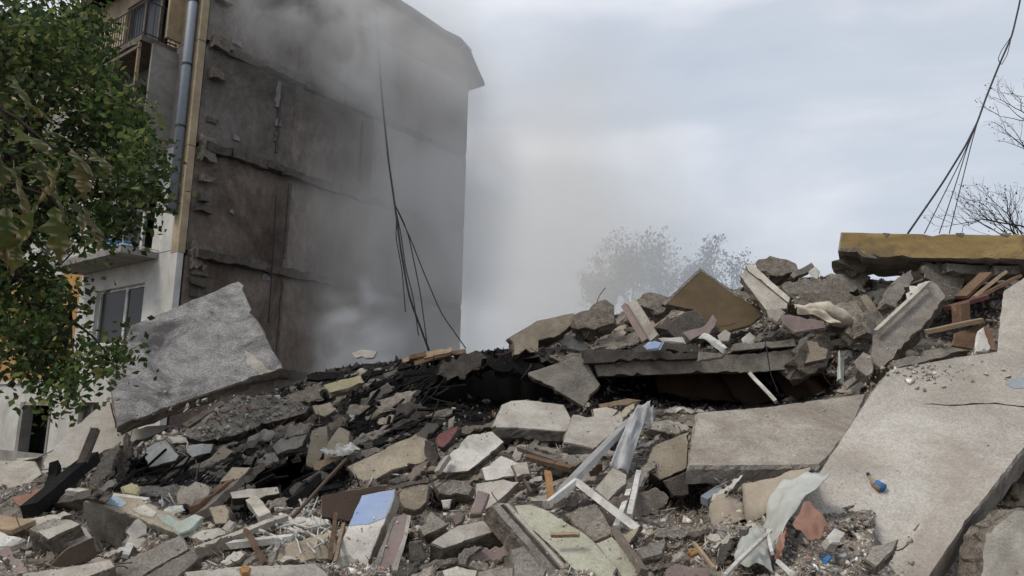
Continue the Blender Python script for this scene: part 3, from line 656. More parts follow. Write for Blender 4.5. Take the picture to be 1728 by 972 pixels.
S('concrete_slab', 'flat grey slab edge lying above the top of the right slab', 'slab', [(1500, 612), (1560, 592), (1610, 585), (1640, 592), (1580, 606), (1510, 622)], -10, 30, .12, 'grey', 'broken', Y=8.5, rough=.03)

# ridge, right part
tp = S('painted_slab', 'olive-brown painted panel standing as a triangle on the ridge', 'panel', [(1181, 452), (1215, 476), (1247, 499), (1290, 530), (1268, 548), (1218, 562), (1190, 547), (1169, 522), (1118, 512), (1150, 482)], -6, 12, .16, 'brownwall', 'broken_light', Y=11.7, rough=.012)
on(tp, 'broken_rim', [(1118, 512), (1150, 482), (1181, 452), (1184, 456), (1152, 486), (1123, 515)], 'broken_light', .006, .02, .006)
on(tp, 'broken_rim', [(1183, 453), (1215, 476), (1247, 499), (1246, 503), (1214, 480), (1184, 458)], 'broken_light', .006, .02, .006)
S('concrete_slab', 'pinkish beige slab leaning right of the triangular brown panel', 'slab', [(1247, 464), (1259, 455), (1330, 512), (1328, 521), (1292, 523), (1270, 495)], -15, 35, .15, 'pale', 'broken', Y=11.3, rough=.015)
S('concrete_slab', 'narrow pale strip along the pinkish beige ridge slab', 'slab', [(1259, 447), (1269, 445), (1334, 503), (1331, 511), (1262, 456)], -15, 35, .12, 'pale', 'broken', Y=11.4, rough=.012)
S('concrete_block', 'rough brown rock-like lump topping the ridge', 'rubble', [(1275, 443), (1294, 437), (1316, 434), (1344, 443), (1348, 456), (1310, 466), (1280, 458)], 0, 25, .4, 'broken', Y=12, rough=.05)
S('concrete_block', 'thin jagged shard pointing up on the ridge', 'rubble', [(1334, 464), (1352, 452), (1370, 442), (1375, 449), (1360, 462), (1340, 470)], 0, 20, .15, 'grey', Y=11.9, rough=.02)
S('plaster_piece', 'small white chip on top of the ridge rubble', 'plaster', [(1367, 457), (1376, 450), (1383, 458), (1379, 472), (1370, 468)], 0, 15, .05, 'white', Y=11.7)
tab = [([(1319, 480), (1390, 470), (1456, 478), (1462, 492), (1400, 498), (1330, 498)], 'broken_light', 11.5, 'topmost long crumbled layer right of the pinkish ridge slab'),
 ([(1330, 498), (1410, 492), (1474, 500), (1470, 516), (1400, 520), (1340, 512)], 'broken', 11.2, 'middle crumbled layer right of the pinkish ridge slab'),
 ([(1396, 512), (1450, 506), (1490, 520), (1486, 536), (1440, 540), (1410, 528)], 'broken_light', 10.9, 'crumbled layer behind the cream sack'),
 ([(1388, 470), (1440, 458), (1470, 466), (1460, 480), (1400, 482)], 'grey', 11.8, 'jagged grey layer below the left end of the yellow panel')]
for p_, m2, y2, lb in tab: S('concrete_block', lb, 'rubble', p_, 5, 25, .3, m2, 'broken', Y=y2, rough=.045, seg=.1)
S('concrete_slab', 'thin beige slab tilted down to the right of the cream sack', 'slab', [(1452, 500), (1462, 496), (1500, 545), (1498, 560), (1480, 552)], 15, 30, .1, 'beige', 'broken', Y=10.4)
S('concrete_block', 'angular grey block below the thin beige slab', 'block', [(1460, 530), (1482, 525), (1490, 548), (1478, 570), (1462, 562)], 20, 15, .25, 'grey', 'broken', Y=10.3, rough=.02)
S('concrete_block', 'darker angular block left of the angular grey block', 'block', [(1432, 545), (1458, 540), (1462, 566), (1444, 574), (1432, 564)], 5, 20, .25, 'broken', Y=10.5, rough=.025)
# bulging sack
bm = bmesh.new(); bmesh.ops.create_icosphere(bm, subdivisions=4, radius=1)
for v in bm.verts:
    v.co.x *= .36; v.co.y *= .2; v.co.z *= .13
    v.co += v.co.normalized()*(noise.noise(v.co*7)*.03+noise.noise(v.co*17)*.012)
    v.co.z += .02*math.sin(v.co.x*25)*max(0, v.co.z*6)
me = bpy.data.meshes.new('sack'); bm.to_mesh(me); bm.free()
for p_ in me.polygons: p_.use_smooth = True
tag(link('sack', me, None, ['cloth'], Matrix.Translation(P(1408, 532, 10.6)) @ Matrix.Rotation(math.radians(24), 4, 'Y')), 'cream bulging sack among the ridge rubble', 'sack')
sheet('cloth', 'crumpled white sheet left of the cream sack', 'cloth', [(1338, 512, 10.6), (1384, 520, 10.5), (1420, 548, 10.3), (1346, 528, 10.5)], 'cloth', .05, .05)
S('board', 'mauve board lying flat below the cream sack', 'board', [(1318, 530), (1350, 534), (1391, 542), (1394, 553), (1340, 562), (1322, 547)], 0, 14, .05, 'mauve', Y=10.35, rough=.008)
S('plaster_piece', 'cream plaster corner below the mauve board', 'plaster', [(1361, 573), (1380, 576), (1398, 589), (1395, 606), (1358, 614), (1366, 596)], -10, 20, .12, 'beige', 'broken', Y=10.2, rough=.02)
S('concrete_block', 'broken brown lump at the right end of the long horizontal slab', 'rubble', [(1338, 606), (1356, 580), (1400, 560), (1412, 580), (1410, 604), (1376, 628), (1350, 626)], 10, 20, .4, 'broken', Y=10.6, rough=.05)
S('plaster_piece', 'pale triangular flake above the mauve board', 'plaster', [(1296, 522), (1318, 520), (1326, 528), (1312, 544), (1300, 536)], 0, 20, .08, 'pale', Y=10.6)
S('plaster_piece', 'white rounded flake under the pinkish beige ridge slab', 'plaster', [(1254, 570), (1266, 560), (1275, 568), (1268, 584), (1256, 584)], 0, 15, .08, 'white', Y=10.9)
S('plaster_piece', 'pale round chip right of the triangular panel foot', 'plaster', [(1214, 564), (1224, 556), (1234, 562), (1230, 576), (1218, 576)], 0, 15, .08, 'pale', Y=10.9)

# long horizontal slab and what hangs under it
S('floor_slab', 'long horizontal grey slab jutting out below the ridge', 'slab', [(1000, 612), (1180, 604), (1300, 594), (1360, 588), (1356, 604), (1344, 623), (1210, 629), (1008, 635)], 0, -2, 1.7, 'grey', 'broken', Y=10.7, dy=0, rough=.02, seg=.12)
S('floor_slab', 'dark sooty slab layer on the left half of the long slab', 'slab', [(983, 591), (1030, 588), (1090, 592), (1178, 594), (1178, 605), (1090, 608), (984, 613)], 0, 4, 1.2, 'darkslab', 'darkslab', Y=10.5, dy=0, rough=.02)
S('floor_slab', 'sloping dark grey slab top right of the standing pink plank', 'slab', [(1062, 590), (1092, 576), (1175, 578), (1180, 594), (1080, 594)], 5, 22, .12, 'darkslab', Y=10.9, rough=.02)
S('concrete_slab', 'thin grey ledge on the right half of the long slab', 'slab', [(1236, 582), (1340, 572), (1344, 584), (1236, 592)], 0, 6, .5, 'grey', 'broken', Y=10.7)
S('plaster_block', 'small pale box lying on the edge of the long slab', 'block', [(1178, 593), (1228, 597), (1216, 603), (1180, 608)], 0, 10, .1, 'grey', Y=10.4)
sheet('tin_sheet', 'white curled tin strip hanging over the long slab', 'sheet', [(1178, 568, 10.6), (1208, 572, 10.5), (1234, 592, 10.3), (1222, 596, 10.3)], 'sheetwhite', .1)
S('paint_flake', 'bright blue flake on the dark sooty slab layer', 'flake', [(1086, 583), (1104, 574), (1118, 578), (1112, 588), (1092, 590)], 0, 25, .03, 'bluepaint', Y=10.45)
S('paint_flake', 'whitish blue flake at the foot of the standing pink plank', 'flake', [(1112, 570), (1150, 568), (1156, 578), (1120, 576)], 0, 25, .03, 'white', Y=10.6)
ud = 'dark panels under the long slab'
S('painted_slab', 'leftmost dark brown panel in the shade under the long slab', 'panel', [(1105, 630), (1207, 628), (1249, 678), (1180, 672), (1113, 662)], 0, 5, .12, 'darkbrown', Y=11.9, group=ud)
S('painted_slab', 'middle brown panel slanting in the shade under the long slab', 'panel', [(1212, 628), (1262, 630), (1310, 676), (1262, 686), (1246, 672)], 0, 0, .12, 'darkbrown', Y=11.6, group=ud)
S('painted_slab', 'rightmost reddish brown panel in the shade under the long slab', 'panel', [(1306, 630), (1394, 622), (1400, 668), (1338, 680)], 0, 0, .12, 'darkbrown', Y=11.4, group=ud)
bar('lath', 'white slanting lath under the long horizontal slab', 'lath', (1266, 631, 10.6), (1310, 678, 10.3), .1, .05, 'whitepaint')
S('concrete_slab', 'grey triangular slab hanging down left of the long slab', 'slab', [(891, 633), (930, 616), (980, 600), (998, 626), (1013, 649), (985, 687), (940, 660)], 4, 8, .2, 'grey', 'broken', Y=10.6, rough=.02)
S('concrete_slab', 'brown-grey slab bridging above the hanging triangular slab', 'slab', [(925, 600), (985, 594), (1004, 614), (1000, 632), (960, 612)], 0, 12, .2, 'broken', Y=10.9, rough=.03)
S('concrete_slab', 'large flat concrete slab lying left of the huge sloping slab', 'slab', [(1173, 696), (1300, 684), (1462, 664), (1440, 720), (1404, 768), (1384, 786), (1270, 787), (1160, 786)], 2, 62, .2, 'slabbrown', 'grey', Y=8.0, rough=.012, bev=.03)
S('concrete_block', 'beige block wedged left of the large flat slab', 'block', [(1100, 754), (1130, 740), (1164, 727), (1160, 790), (1114, 810), (1094, 798), (1090, 779)], -8, 20, .35, 'beige', 'darkslab', Y=8.0, rough=.015)
S('brick_block', 'dark brown brick block under the beige block', 'block', [(1118, 812), (1160, 796), (1164, 834), (1136, 838)], -5, 5, .3, 'darkslab', Y=7.9, rough=.02)
S('wood_board', 'dark red-brown board in the hole under the beige block', 'board', [(1078, 838), (1098, 834), (1094, 846), (1080, 862)], 0, 20, .03, 'wood', Y=7.4)

# ------------------------------------------------------------------ centre
S('concrete_slab', 'pale rounded-corner slab in front of the black cavity', 'slab', [(846, 683), (862, 676), (891, 674), (952, 683), (965, 708), (956, 728), (892, 724), (829, 720)], 0, 58, .15, 'pale', 'grey', Y=9.4, rough=.012)
S('concrete_slab', 'pale slab right of the rounded-corner slab, behind the grey plank', 'slab', [(966, 699), (1000, 702), (1048, 694), (1054, 716), (1002, 757), (974, 750), (950, 746)], 8, 56, .15, 'pale', 'grey', Y=9.0, rough=.018)
S('concrete_slab', 'small broken pale slab end above the pale centre slab', 'slab', [(1000, 690), (1022, 686), (1044, 692), (1030, 704), (1002, 704)], 0, 40, .12, 'pale', 'broken', Y=9.3)
S('wood_board', 'splintered tan board under the hanging triangular slab', 'board', [(1010, 682), (1060, 672), (1084, 676), (1050, 684), (1014, 690)], 0, 20, .04, 'woodlight', Y=9.5, rough=.015)
S('concrete_slab', 'brown-beige slab with torn lower edge left of centre', 'slab', [(585, 788), (640, 762), (702, 732), (721, 741), (724, 772), (712, 781), (662, 793), (640, 806), (618, 814), (600, 806)], -5, 44, .3, 'beige', 'broken', Y=8.7, rough=.02)
S('concrete_block', 'dark crumbling lump right of the brown-beige slab', 'rubble', [(716, 742), (736, 746), (742, 770), (736, 796), (722, 784)], 10, 20, .3, 'darkslab', Y=8.7, rough=.03)
S('concrete_slab', 'white slab with dark specks lying right of the red fragment', 'slab', [(734, 796), (760, 764), (789, 734), (831, 727), (851, 745), (826, 768), (790, 796), (762, 798)], 0, 48, .12, 'white', 'broken', Y=8.2, rough=.015)
bar('lath', 'short grey lath on the left edge of the speckled white slab', 'lath', (738, 798, 7.75), (756, 772, 8.0), .06, .05, 'pale')
S('painted_chunk', 'dark red painted fragment left of the speckled white slab', 'fragment', [(734, 739), (752, 726), (770, 718), (775, 722), (762, 742), (748, 756), (738, 754)], -10, 30, .12, 'redpaint', 'darkslab', Y=8.7)
S('concrete_slab', 'white broken slab below the speckled white slab', 'slab', [(812, 790), (845, 768), (892, 785), (896, 801), (850, 806), (818, 812)], 0, 50, .1, 'white', 'broken', Y=7.6, rough=.02)
S('concrete_slab', 'pinkish white slab flaking beside the moulded beam', 'slab', [(802, 815), (850, 808), (878, 812), (858, 832), (824, 858), (792, 872), (800, 838)], -5, 46, .1, 'pale', 'mauve', Y=7.0, rough=.02)
ct = S('plaster_board', 'white panel with sky-blue painted upper third, bottom centre', 'panel', [(611, 835), (640, 829), (668, 825), (664, 846), (649, 884), (620, 951), (603, 972), (574, 966), (558, 953), (576, 912)], -10, 40, .14, 'white', 'grey', Y=5.75, dy=0, rough=.007, bev=.008)
on(ct, 'paint_layer', [(612, 836), (640, 831), (666, 827), (661, 847), (650, 874), (622, 884), (589, 887), (600, 860)], 'bluepaint', .004, .008, .003, 'sky-blue paint layer')
on(ct, 'paint_layer', [(563, 940), (590, 936), (600, 946), (588, 958), (566, 952)], 'pale', .003, .006, .004)
S('concrete_slab', 'mauve-striped slab right of the blue and white panel', 'slab', [(664, 872), (680, 866), (692, 868), (688, 898), (664, 975), (622, 975), (640, 930)], 12, 38, .14, 'mauve', 'grey', Y=5.6, rough=.012)
bar('trim', None, None, (690, 878, 5.45), (660, 985, 4.75), .05, .05, 'grey', parent=bpy.data.objects['concrete_slab.019'] if 'concrete_slab.019' in bpy.data.objects else None) if False else None
ms = bpy.data.objects[[o.name for o in COL.objects if o.get('label', '').startswith('mauve-striped')][0]]
on(ms, 'edge_trim', [(688, 870), (693, 870), (689, 898), (667, 975), (655, 975), (680, 905)], 'pale', .02, .04, .004)
on(ms, 'bare_strip', [(662, 874), (668, 872), (650, 925), (634, 975), (622, 975), (640, 930)], 'grey', .006, .02, .006)
S('cabinet_drawer', 'dark box panel behind the blue and white panel', 'panel', [(541, 836), (590, 826), (660, 817), (664, 826), (612, 834), (592, 880), (541, 874)], -8, 25, .2, 'darkbrown', 'woodgrey', Y=6.9, rough=.01)
S('concrete_block', 'yellow-brown broken block right of the blue and white panel', 'block', [(672, 823), (724, 818), (722, 848), (700, 862), (682, 858), (672, 840)], 10, 20, .25, 'beige', 'broken', Y=6.7, rough=.03)
S('concrete_slab', 'grey layered slab under the speckled white slab', 'slab', [(728, 814), (786, 810), (800, 822), (792, 836), (740, 834)], 0, 30, .2, 'broken_light', 'broken', Y=6.9, rough=.03)
S('plaster_block', 'small white cup-shaped plaster block in the hollow below centre', 'block', [(744, 844), (762, 842), (758, 858), (748, 858)], 0, 10, .06, 'white', Y=6.6, rough=.004)
S('concrete_block', 'grey wedge left of the lens-shaped slab', 'block', [(718, 874), (728, 862), (758, 884), (744, 894), (714, 906), (706, 892)], 10, 35, .2, 'grey', 'broken', Y=6.0, rough=.015)
S('concrete_slab', 'lens-shaped slab with pale top, bottom centre', 'slab', [(725, 917), (745, 902), (772, 886), (848, 871), (858, 882), (840, 896), (804, 908), (747, 926)], 6, 55, .2, 'pale', 'broken', Y=5.55, rough=.01)
S('concrete_slab', 'long whitish green slab sloping down at bottom centre', 'slab', [(867, 852), (892, 850), (916, 857), (955, 880), (988, 899), (1020, 935), (1042, 960), (1036, 990), (975, 968), (920, 915), (874, 874)], -18, 42, .16, 'greenwhite', 'broken', Y=5.5, rough=.015)
bar('lath', 'short yellow lath on the whitish green slab', 'lath', (930, 903, 5.35), (978, 902, 5.3), .03, .025, 'woodlight', jit=.001)
mb = S('moulded_beam', 'grooved grey beam along the left side of the whitish green slab', 'beam', [(828, 852), (842, 845), (858, 846), (900, 892), (972, 968), (960, 990), (930, 985), (880, 915)], 22, 38, .2, 'grey', 'broken', Y=5.35, rough=.008, bev=.02)
on(mb, 'groove', [(844, 852), (850, 851), (962, 978), (956, 980)], 'darkslab', .003, .01, .003)
on(mb, 'rib', [(852, 850), (858, 850), (970, 972), (964, 974)], 'pale', .018, .03, .003)
S('concrete_beam', 'grey beam end below the grooved grey beam', 'beam', [(862, 926), (884, 920), (924, 962), (912, 990), (868, 990)], 15, 35, .2, 'grey', 'broken', Y=5.0, rough=.015)
S('concrete_block', 'rough grey block right of the whitish green slab', 'block', [(951, 866), (975, 856), (1004, 848), (1020, 868), (1038, 896), (1004, 916), (975, 892)], -5, 42, .25, 'broken_light', 'broken', Y=5.95, rough=.02)
S('concrete_slab', 'pale greenish slab with dark edge strip at bottom centre', 'slab', [(1004, 916), (1032, 904), (1054, 926), (1084, 962), (1060, 985), (1038, 970)], -5, 42, .12, 'greenwhite', 'grey', Y=5.35, rough=.012)
bar('trim_strip', 'dark edge strip of wood right of the pale greenish slab', 'strip', (1036, 893, 5.6), (1086, 966, 4.95), .05, .04, 'woodgrey', jit=.002)
# planks and frame bars
bar('plank', 'long grey-white plank slanting across the centre', 'plank', (1068, 705, 8.9), (932, 846, 6.5), .19, .05, 'greymetal', roll=.5, jit=.003)
sheet('tin_sheet', 'crumpled blue-grey tin sheet right of the long grey plank', 'sheet', [(1064, 700, 8.5), (1098, 676, 8.9), (1060, 798, 7.5), (1030, 784, 7.4)], 'greymetal', .04, .03, n=16)
sheet('tin_sheet', 'second bent tin strip right of the crumpled tin sheet', 'sheet', [(1090, 684, 8.9), (1106, 700, 8.7), (1098, 726, 8.5), (1084, 720, 8.5)], 'greymetal', .06, .06)
S('concrete_block', 'grey block under the lower end of the crumpled tin sheet', 'block', [(1002, 826), (1034, 788), (1058, 800), (1058, 816), (1026, 846)], 0, 40, .2, 'pale', 'grey', Y=7.05, rough=.01)
wf = empty('window_frame', P(1030, 860, 6.1), 'broken white window frame standing right of the long grey plank', 'window frame')
for a_, b_ in (((972, 812, 6.5), (1096, 908, 5.7)), ((974, 812, 6.5), (926, 850, 6.3)), ((1078, 798, 6.95), (1062, 872, 6.15)), ((1062, 830, 6.8), (1040, 892, 6.1))):
    bar('frame_bar', 'frame_bar', None, a_, b_, .045, .055, 'whitepaint', parent=wf, jit=.001)
bar('lath', 'orange-tan bent lath at the foot of the long grey plank', 'lath', (924, 796, 7.0), (932, 852, 6.3), .06, .03, 'orange')
for i, (a_, b_, m2, lb) in enumerate((((876, 756), (954, 784), 'woodgrey', 'upper grey-brown batten under the pale centre slab'), ((890, 772), (966, 792), 'wood', 'lower brown batten under the pale centre slab'),
   ((862, 772), (898, 832), 'rust', 'thin rusty rod beside the white broken slab'), ((1000, 800), (1012, 788), 'wood', 'short brown batten above the grey tin-covered block'))):
    bar('batten', lb, 'batten', a_, b_, .06 if m2 != 'rust' else .03, .05 if m2 != 'rust' else .03, m2, dy=-.25)
S('concrete_slab', 'small pale slab at the left foot of the long grey plank', 'slab', [(864, 784), (890, 778), (896, 800), (872, 806)], 0, 45, .08, 'pale', 'broken', Y=7.5)

# cavity roof, charred ridge
for lb, po_, y2, m2 in (('charred slab remnant on the ridge, nearest the tan boards', [(668, 640), (700, 622), (742, 612), (760, 620), (738, 640), (700, 652)], 12.9, 'char'),
  ('middle charred slab remnant on the ridge above the cavity', [(736, 632), (770, 606), (812, 594), (836, 602), (820, 622), (776, 640)], 12.6, 'darkslab'),
  ('charred slab remnant running under the brown-topped slab end', [(806, 622), (846, 590), (900, 592), (940, 600), (920, 616), (860, 628)], 12.2, 'char'),
  ('thin charred plate below the ridge stones', [(896, 602), (950, 592), (990, 596), (984, 610), (930, 614)], 11.6, 'darkslab')):
    S('charred_slab', lb, 'rubble', po_, 0, 12, .3, m2, 'char', Y=y2, rough=.07, seg=.1)
S('concrete_slab', 'brown-topped slab end standing out of the ridge left of the loose stones', 'slab', [(858, 570), (880, 556), (906, 541), (968, 528), (974, 540), (950, 560), (908, 574), (906, 594), (866, 600)], 8, 22, .35, 'beige', 'broken', Y=12.3, rough=.03)
S('concrete_block', 'grey rocky lump on the ridge right of the brown-topped slab end', 'rubble', [(968, 530), (1000, 516), (1022, 504), (1036, 514), (1036, 545), (1004, 556), (976, 556)], 0, 22, .4, 'broken', Y=12.3, rough=.05)
S('concrete_block', 'low grey rubble cap left of the triangular brown panel', 'rubble', [(1066, 506), (1084, 496), (1122, 498), (1136, 506), (1112, 530), (1088, 520)], 0, 22, .35, 'broken', Y=12.2, rough=.04)
pk = empty('plank_pair', P(1085, 572, 11.2), 'pink and brown plank standing upright on the ridge', 'plank')
bar('plank_face', 'a', None, (1066, 510, 11.6), (1104, 572, 11.1), .17, .05, 'pale', parent=pk, roll=1.2)
bar('plank_edge', 'b', None, (1054, 516, 11.5), (1090, 576, 11.1), .09, .1, 'mauve', parent=pk, roll=1.2)
S('concrete_block', 'dark torn lump in front of the triangular brown panel', 'rubble', [(1108, 552), (1140, 536), (1176, 522), (1190, 544), (1216, 554), (1180, 572), (1140, 570)], 0, 18, .3, 'darkslab', 'broken', Y=11.2, rough=.06)
S('concrete_block', 'pinkish torn sliver right of the dark torn lump', 'rubble', [(1150, 562), (1190, 548), (1204, 530), (1210, 540), (1196, 566), (1164, 574)], 0, 20, .15, 'mauve', 'broken', Y=11.0, rough=.025)
S('plaster_piece', 'flat pale piece lying on the charred ridge in front of the smoke', 'plaster', [(592, 596), (612, 590), (638, 592), (630, 604), (600, 604)], 0, 16, .08, 'pale', Y=14.3)
for i, (a_, b_, m2, lb) in enumerate((((676, 610), (748, 592), 'woodlight', 'longest tan board on the ridge below the hanging cables'), ((700, 614), (786, 592), 'wood', 'brown board on the ridge below the hanging cables'),
   ((716, 602), (764, 590), 'woodlight', 'short tan board topmost on the ridge below the hanging cables'), ((690, 604), (720, 598), 'wood', 'shortest brown board on the ridge below the hanging cables'))):
    bar('board', lb, 'board', (*a_, 13.9-.1*i), (*b_, 13.9-.1*i), .1, .03, m2, roll=1.0, jit=.015)
S('hollow_block', 'yellowish hollow block on the dark slope left of the cavity', 'block', [(545, 650), (576, 640), (608, 633), (614, 646), (584, 656), (556, 663)], 0, 28, .2, 'yellow', 'beige', Y=12.4, rough=.02)
S('concrete_block', 'small yellowish block below the yellowish hollow block', 'block', [(526, 684), (558, 678), (566, 692), (548, 704), (532, 698)], 0, 30, .2, 'beige', 'broken', Y=11.8, rough=.02)
S('concrete_plate', 'left of two yellow-grey panels standing side by side', 'panel', [(526, 726), (538, 720), (552, 718), (555, 746), (532, 792), (516, 786)], -14, 22, .14, 'beige', 'broken', Y=9.4, rough=.012)
S('concrete_plate', 'right of two yellow-grey panels standing side by side', 'panel', [(550, 750), (572, 719), (591, 728), (588, 752), (566, 776), (538, 794)], -10, 30, .14, 'beige', 'broken', Y=9.2, rough=.012)
sheet('cloth', 'torn white cloth draped over the yellow-grey panels', 'cloth', [(541, 764, 8.95), (576, 752, 8.95), (608, 756, 8.8), (572, 772, 8.8)], 'whitepaint', .04, .06)
S('concrete_block', 'brown brick end under the torn white cloth', 'block', [(524, 782), (562, 770), (580, 772), (556, 794), (530, 794)], -10, 25, .2, 'woodlight', 'broken', Y=9.0, rough=.015)

# ------------------------------------------------------------------ left
tl = S('floor_slab', 'large sooty grey slab tilted against the heap in front of the building', 'slab', [(403, 474), (412, 480), (418, 508), (440, 548), (460, 590), (478, 621), (340, 668), (197, 721), (190, 684), (182, 642), (200, 596), (222, 548), (310, 512)], 10, 38, .26, 'sooty', 'woodgrey', Y=13.6, dy=0, rough=.02, seg=.25, bev=.025)
on(tl, 'mortar_patch', [(412, 590), (424, 596), (450, 622), (466, 626), (440, 632), (420, 616)], 'pale', .006, .01, .02)
S('concrete_slab', 'whitish slab sliding out from under the sooty grey slab', 'slab', [(184, 672), (196, 722), (300, 716), (240, 742), (178, 760), (120, 790), (66, 800), (76, 772), (130, 716)], 5, 38, .18, 'light', 'broken', Y=13.0, rough=.02)
S('concrete_slab', 'gravel-strewn dark slab ledge below the sooty grey slab', 'slab', [(306, 735), (364, 692), (402, 666), (470, 668), (522, 687), (516, 697), (460, 712), (398, 734), (340, 746)], 2, 24, .3, 'grey', 'darkslab', Y=11.6, rough=.03)
S('batten', 'grey batten lying across the gravel-strewn ledge', 'batten', [(305, 716), (372, 676), (378, 682), (316, 722)], 0, 25, .1, 'woodgrey', Y=12.0)
S('painted_chunk', 'white painted wall chunk, left of two below the dark ledge', 'fragment', [(246, 756), (264, 746), (280, 742), (292, 756), (302, 769), (297, 777), (250, 789), (243, 774)], -5, 30, .2, 'whitepaint', 'darkslab', Y=10.6, rough=.015)
S('painted_chunk', 'white painted wall chunk, right of two below the dark ledge', 'fragment', [(312, 751), (340, 748), (361, 749), (356, 764), (324, 773), (314, 764)], 0, 30, .2, 'whitepaint', 'darkslab', Y=10.4, rough=.015)
bar('wood_post', 'weathered wooden post standing slanted at left', 'post', (162, 724, 9.6), (122, 830, 9.2), .09, .08, 'woodgrey', jit=.01, roll=0)
bar('charred_post', 'charred black stump left of the slanted wooden post', 'post', (92, 786, 9.3), (80, 860, 8.6), .1, .1, 'char', jit=.02)
bar('charred_post', 'charred beam lying behind the pale batten at left', 'beam', (158, 772, 9.8), (52, 862, 8.0), .16, .14, 'char', jit=.02)
bar('batten', 'long white batten above the pastel-painted block', 'batten', (114, 829, 7.6), (250, 846, 7.3), .05, .05, 'whitepaint', jit=.002)
bar('batten', 'thin yellow batten beside the long white batten', 'batten', (130, 826, 7.8), (226, 840, 7.4), .035, .03, 'yellow', jit=.002)
S('paint_flake', 'yellow painted flake behind the white batten', 'flake', [(206, 822), (222, 814), (236, 826), (232, 836), (210, 832)], 0, 30, .03, 'yellow', Y=7.7)
pb = S('concrete_block', 'thick concrete block with pastel-painted top at left', 'block', [(140, 846), (158, 838), (200, 836), (238, 840), (280, 862), (316, 884), (298, 900), (216, 868)], 12, 56, .42, 'beige', 'grey', Y=6.75, rough=.02)
on(pb, 'paint_layer', [(152, 842), (168, 837), (196, 838), (214, 850), (204, 856), (176, 848)], 'skyblue', .004, .008, .01, 'pale blue paint remnant')
on(pb, 'paint_layer', [(262, 868), (284, 868), (312, 884), (300, 894), (274, 882)], 'aqua', .004, .008, .01, 'pale green paint remnant')
on(pb, 'paint_layer', [(222, 858), (244, 852), (264, 864), (256, 874), (236, 868)], 'pale', .005, .008, .01)
sheet('tin_sheet', 'white grating panel right of the pastel-painted block', 'grating', [(276, 862, 6.9), (308, 852, 7.1), (312, 862, 7.0), (286, 876, 6.7)], 'whitepaint', .02, .01)
S('plaster_board', 'pale green panel lying right of the pastel-painted block', 'panel', [(288, 884), (330, 866), (344, 872), (320, 896), (300, 902)], 0, 45, .06, 'aqua', Y=6.5)
S('concrete_block', 'rough grey double block at the lower left', 'block', [(47, 892), (90, 872), (128, 880), (150, 896), (162, 912), (120, 930), (84, 912)], 10, 55, .45, 'grey', 'broken', Y=6.1, rough=.03)
S('concrete_slab', 'slanted grey slab step on top of the rough double block', 'slab', [(62, 898), (120, 876), (138, 884), (80, 912)], 10, 45, .14, 'pale', 'broken', Y=5.95, rough=.012)
S('concrete_beam', 'long grey beam running to the bottom edge at left', 'beam', [(146, 985), (220, 940), (305, 902), (314, 912), (320, 925), (270, 955), (216, 990)], 12, 42, .18, 'grey', 'broken', Y=5.5, rough=.012)
S('concrete_beam', 'second grey beam right of the long beam, bottom left', 'beam', [(218, 990), (280, 948), (330, 924), (338, 940), (300, 975), (280, 995)], 12, 42, .2, 'grey', 'broken', Y=5.25, rough=.015)
S('concrete_slab', 'pale slab along the bottom edge left of the blue and white panel', 'slab', [(310, 965), (400, 955), (534, 950), (556, 968), (560, 1005), (320, 1010)], 0, 62, .16, 'pale', 'broken', Y=4.85, rough=.015)
S('brick', 'small orange brick piece on the pale bottom slab', 'brick', [(403, 958), (414, 950), (424, 958), (420, 968), (408, 968)], 15, 40, .05, 'orange', Y=4.8, rough=.004)
S('concrete_slab', 'pale slab strip along the bottom edge left of the long beam', 'slab', [(36, 968), (110, 956), (190, 944), (196, 956), (120, 985), (40, 1000)], 0, 58, .12, 'pale', 'broken', Y=5.15, rough=.015)
S('plaster_board', 'white panel corner at the lower left edge', 'panel', [(-40, 905), (0, 896), (40, 908), (30, 918), (-40, 930)], 0, 50, .06, 'whitepaint', Y=6.3)
S('concrete_slab', 'whitish slab top at the left edge behind the rough double block', 'slab', [(10, 884), (60, 872), (110, 862), (122, 868), (60, 890), (14, 896)], 0, 45, .1, 'pale', 'broken', Y=6.9)
bar('batten', 'yellow-brown board at the left edge', 'board', (-30, 880, 7.1), (40, 890, 6.7), .2, .04, 'woodlight')
S('concrete_slab', 'grey smooth slab at the left edge below the doorway', 'slab', [(-60, 790), (0, 776), (60, 778), (72, 800), (40, 822), (-60, 835)], 4, 35, .2, 'pale', 'broken', Y=11.5, rough=.015)
S('brick_block', 'reddish brown rubble lump at the left edge below the grey smooth slab', 'rubble', [(20, 838), (60, 824), (84, 826), (70, 846), (30, 856)], 0, 30, .2, 'terracotta', 'broken', Y=8.6, rough=.03)
S('plaster_piece', 'dull yellow torn chunk in the burnt area left of centre', 'fragment', [(369, 814), (380, 800), (392, 788), (424, 787), (416, 798), (404, 808)], 0, 32, .12, 'beige', 'broken', Y=8.6, rough=.02)
S('concrete_slab', 'pale layered slab edge below the dull yellow torn chunk', 'slab', [(386, 831), (420, 824), (470, 821), (474, 832), (440, 842), (390, 842)], 0, 35, .14, 'pale', 'darkslab', Y=7.7, rough=.02)
S('concrete_block', 'grey rubble boulder left of the dull yellow torn chunk', 'rubble', [(296, 836), (306, 818), (330, 812), (354, 820), (348, 846), (320, 858), (300, 852)], 0, 30, .4, 'grey', 'broken', Y=7.9, rough=.035)
S('concrete_slab', 'bent grey metal-edged slab below the two yellow-grey panels', 'slab', [(458, 754), (474, 738), (520, 732), (512, 752), (484, 760), (466, 768)], -5, 30, .14, 'grey', 'darkslab', Y=9.6, rough=.02)
S('concrete_slab', 'dark slab slanting below the right yellow-grey panel', 'slab', [(486, 822), (540, 792), (560, 800), (520, 836), (494, 842)], -5, 35, .14, 'darkslab', 'char', Y=8.4, rough=.025)
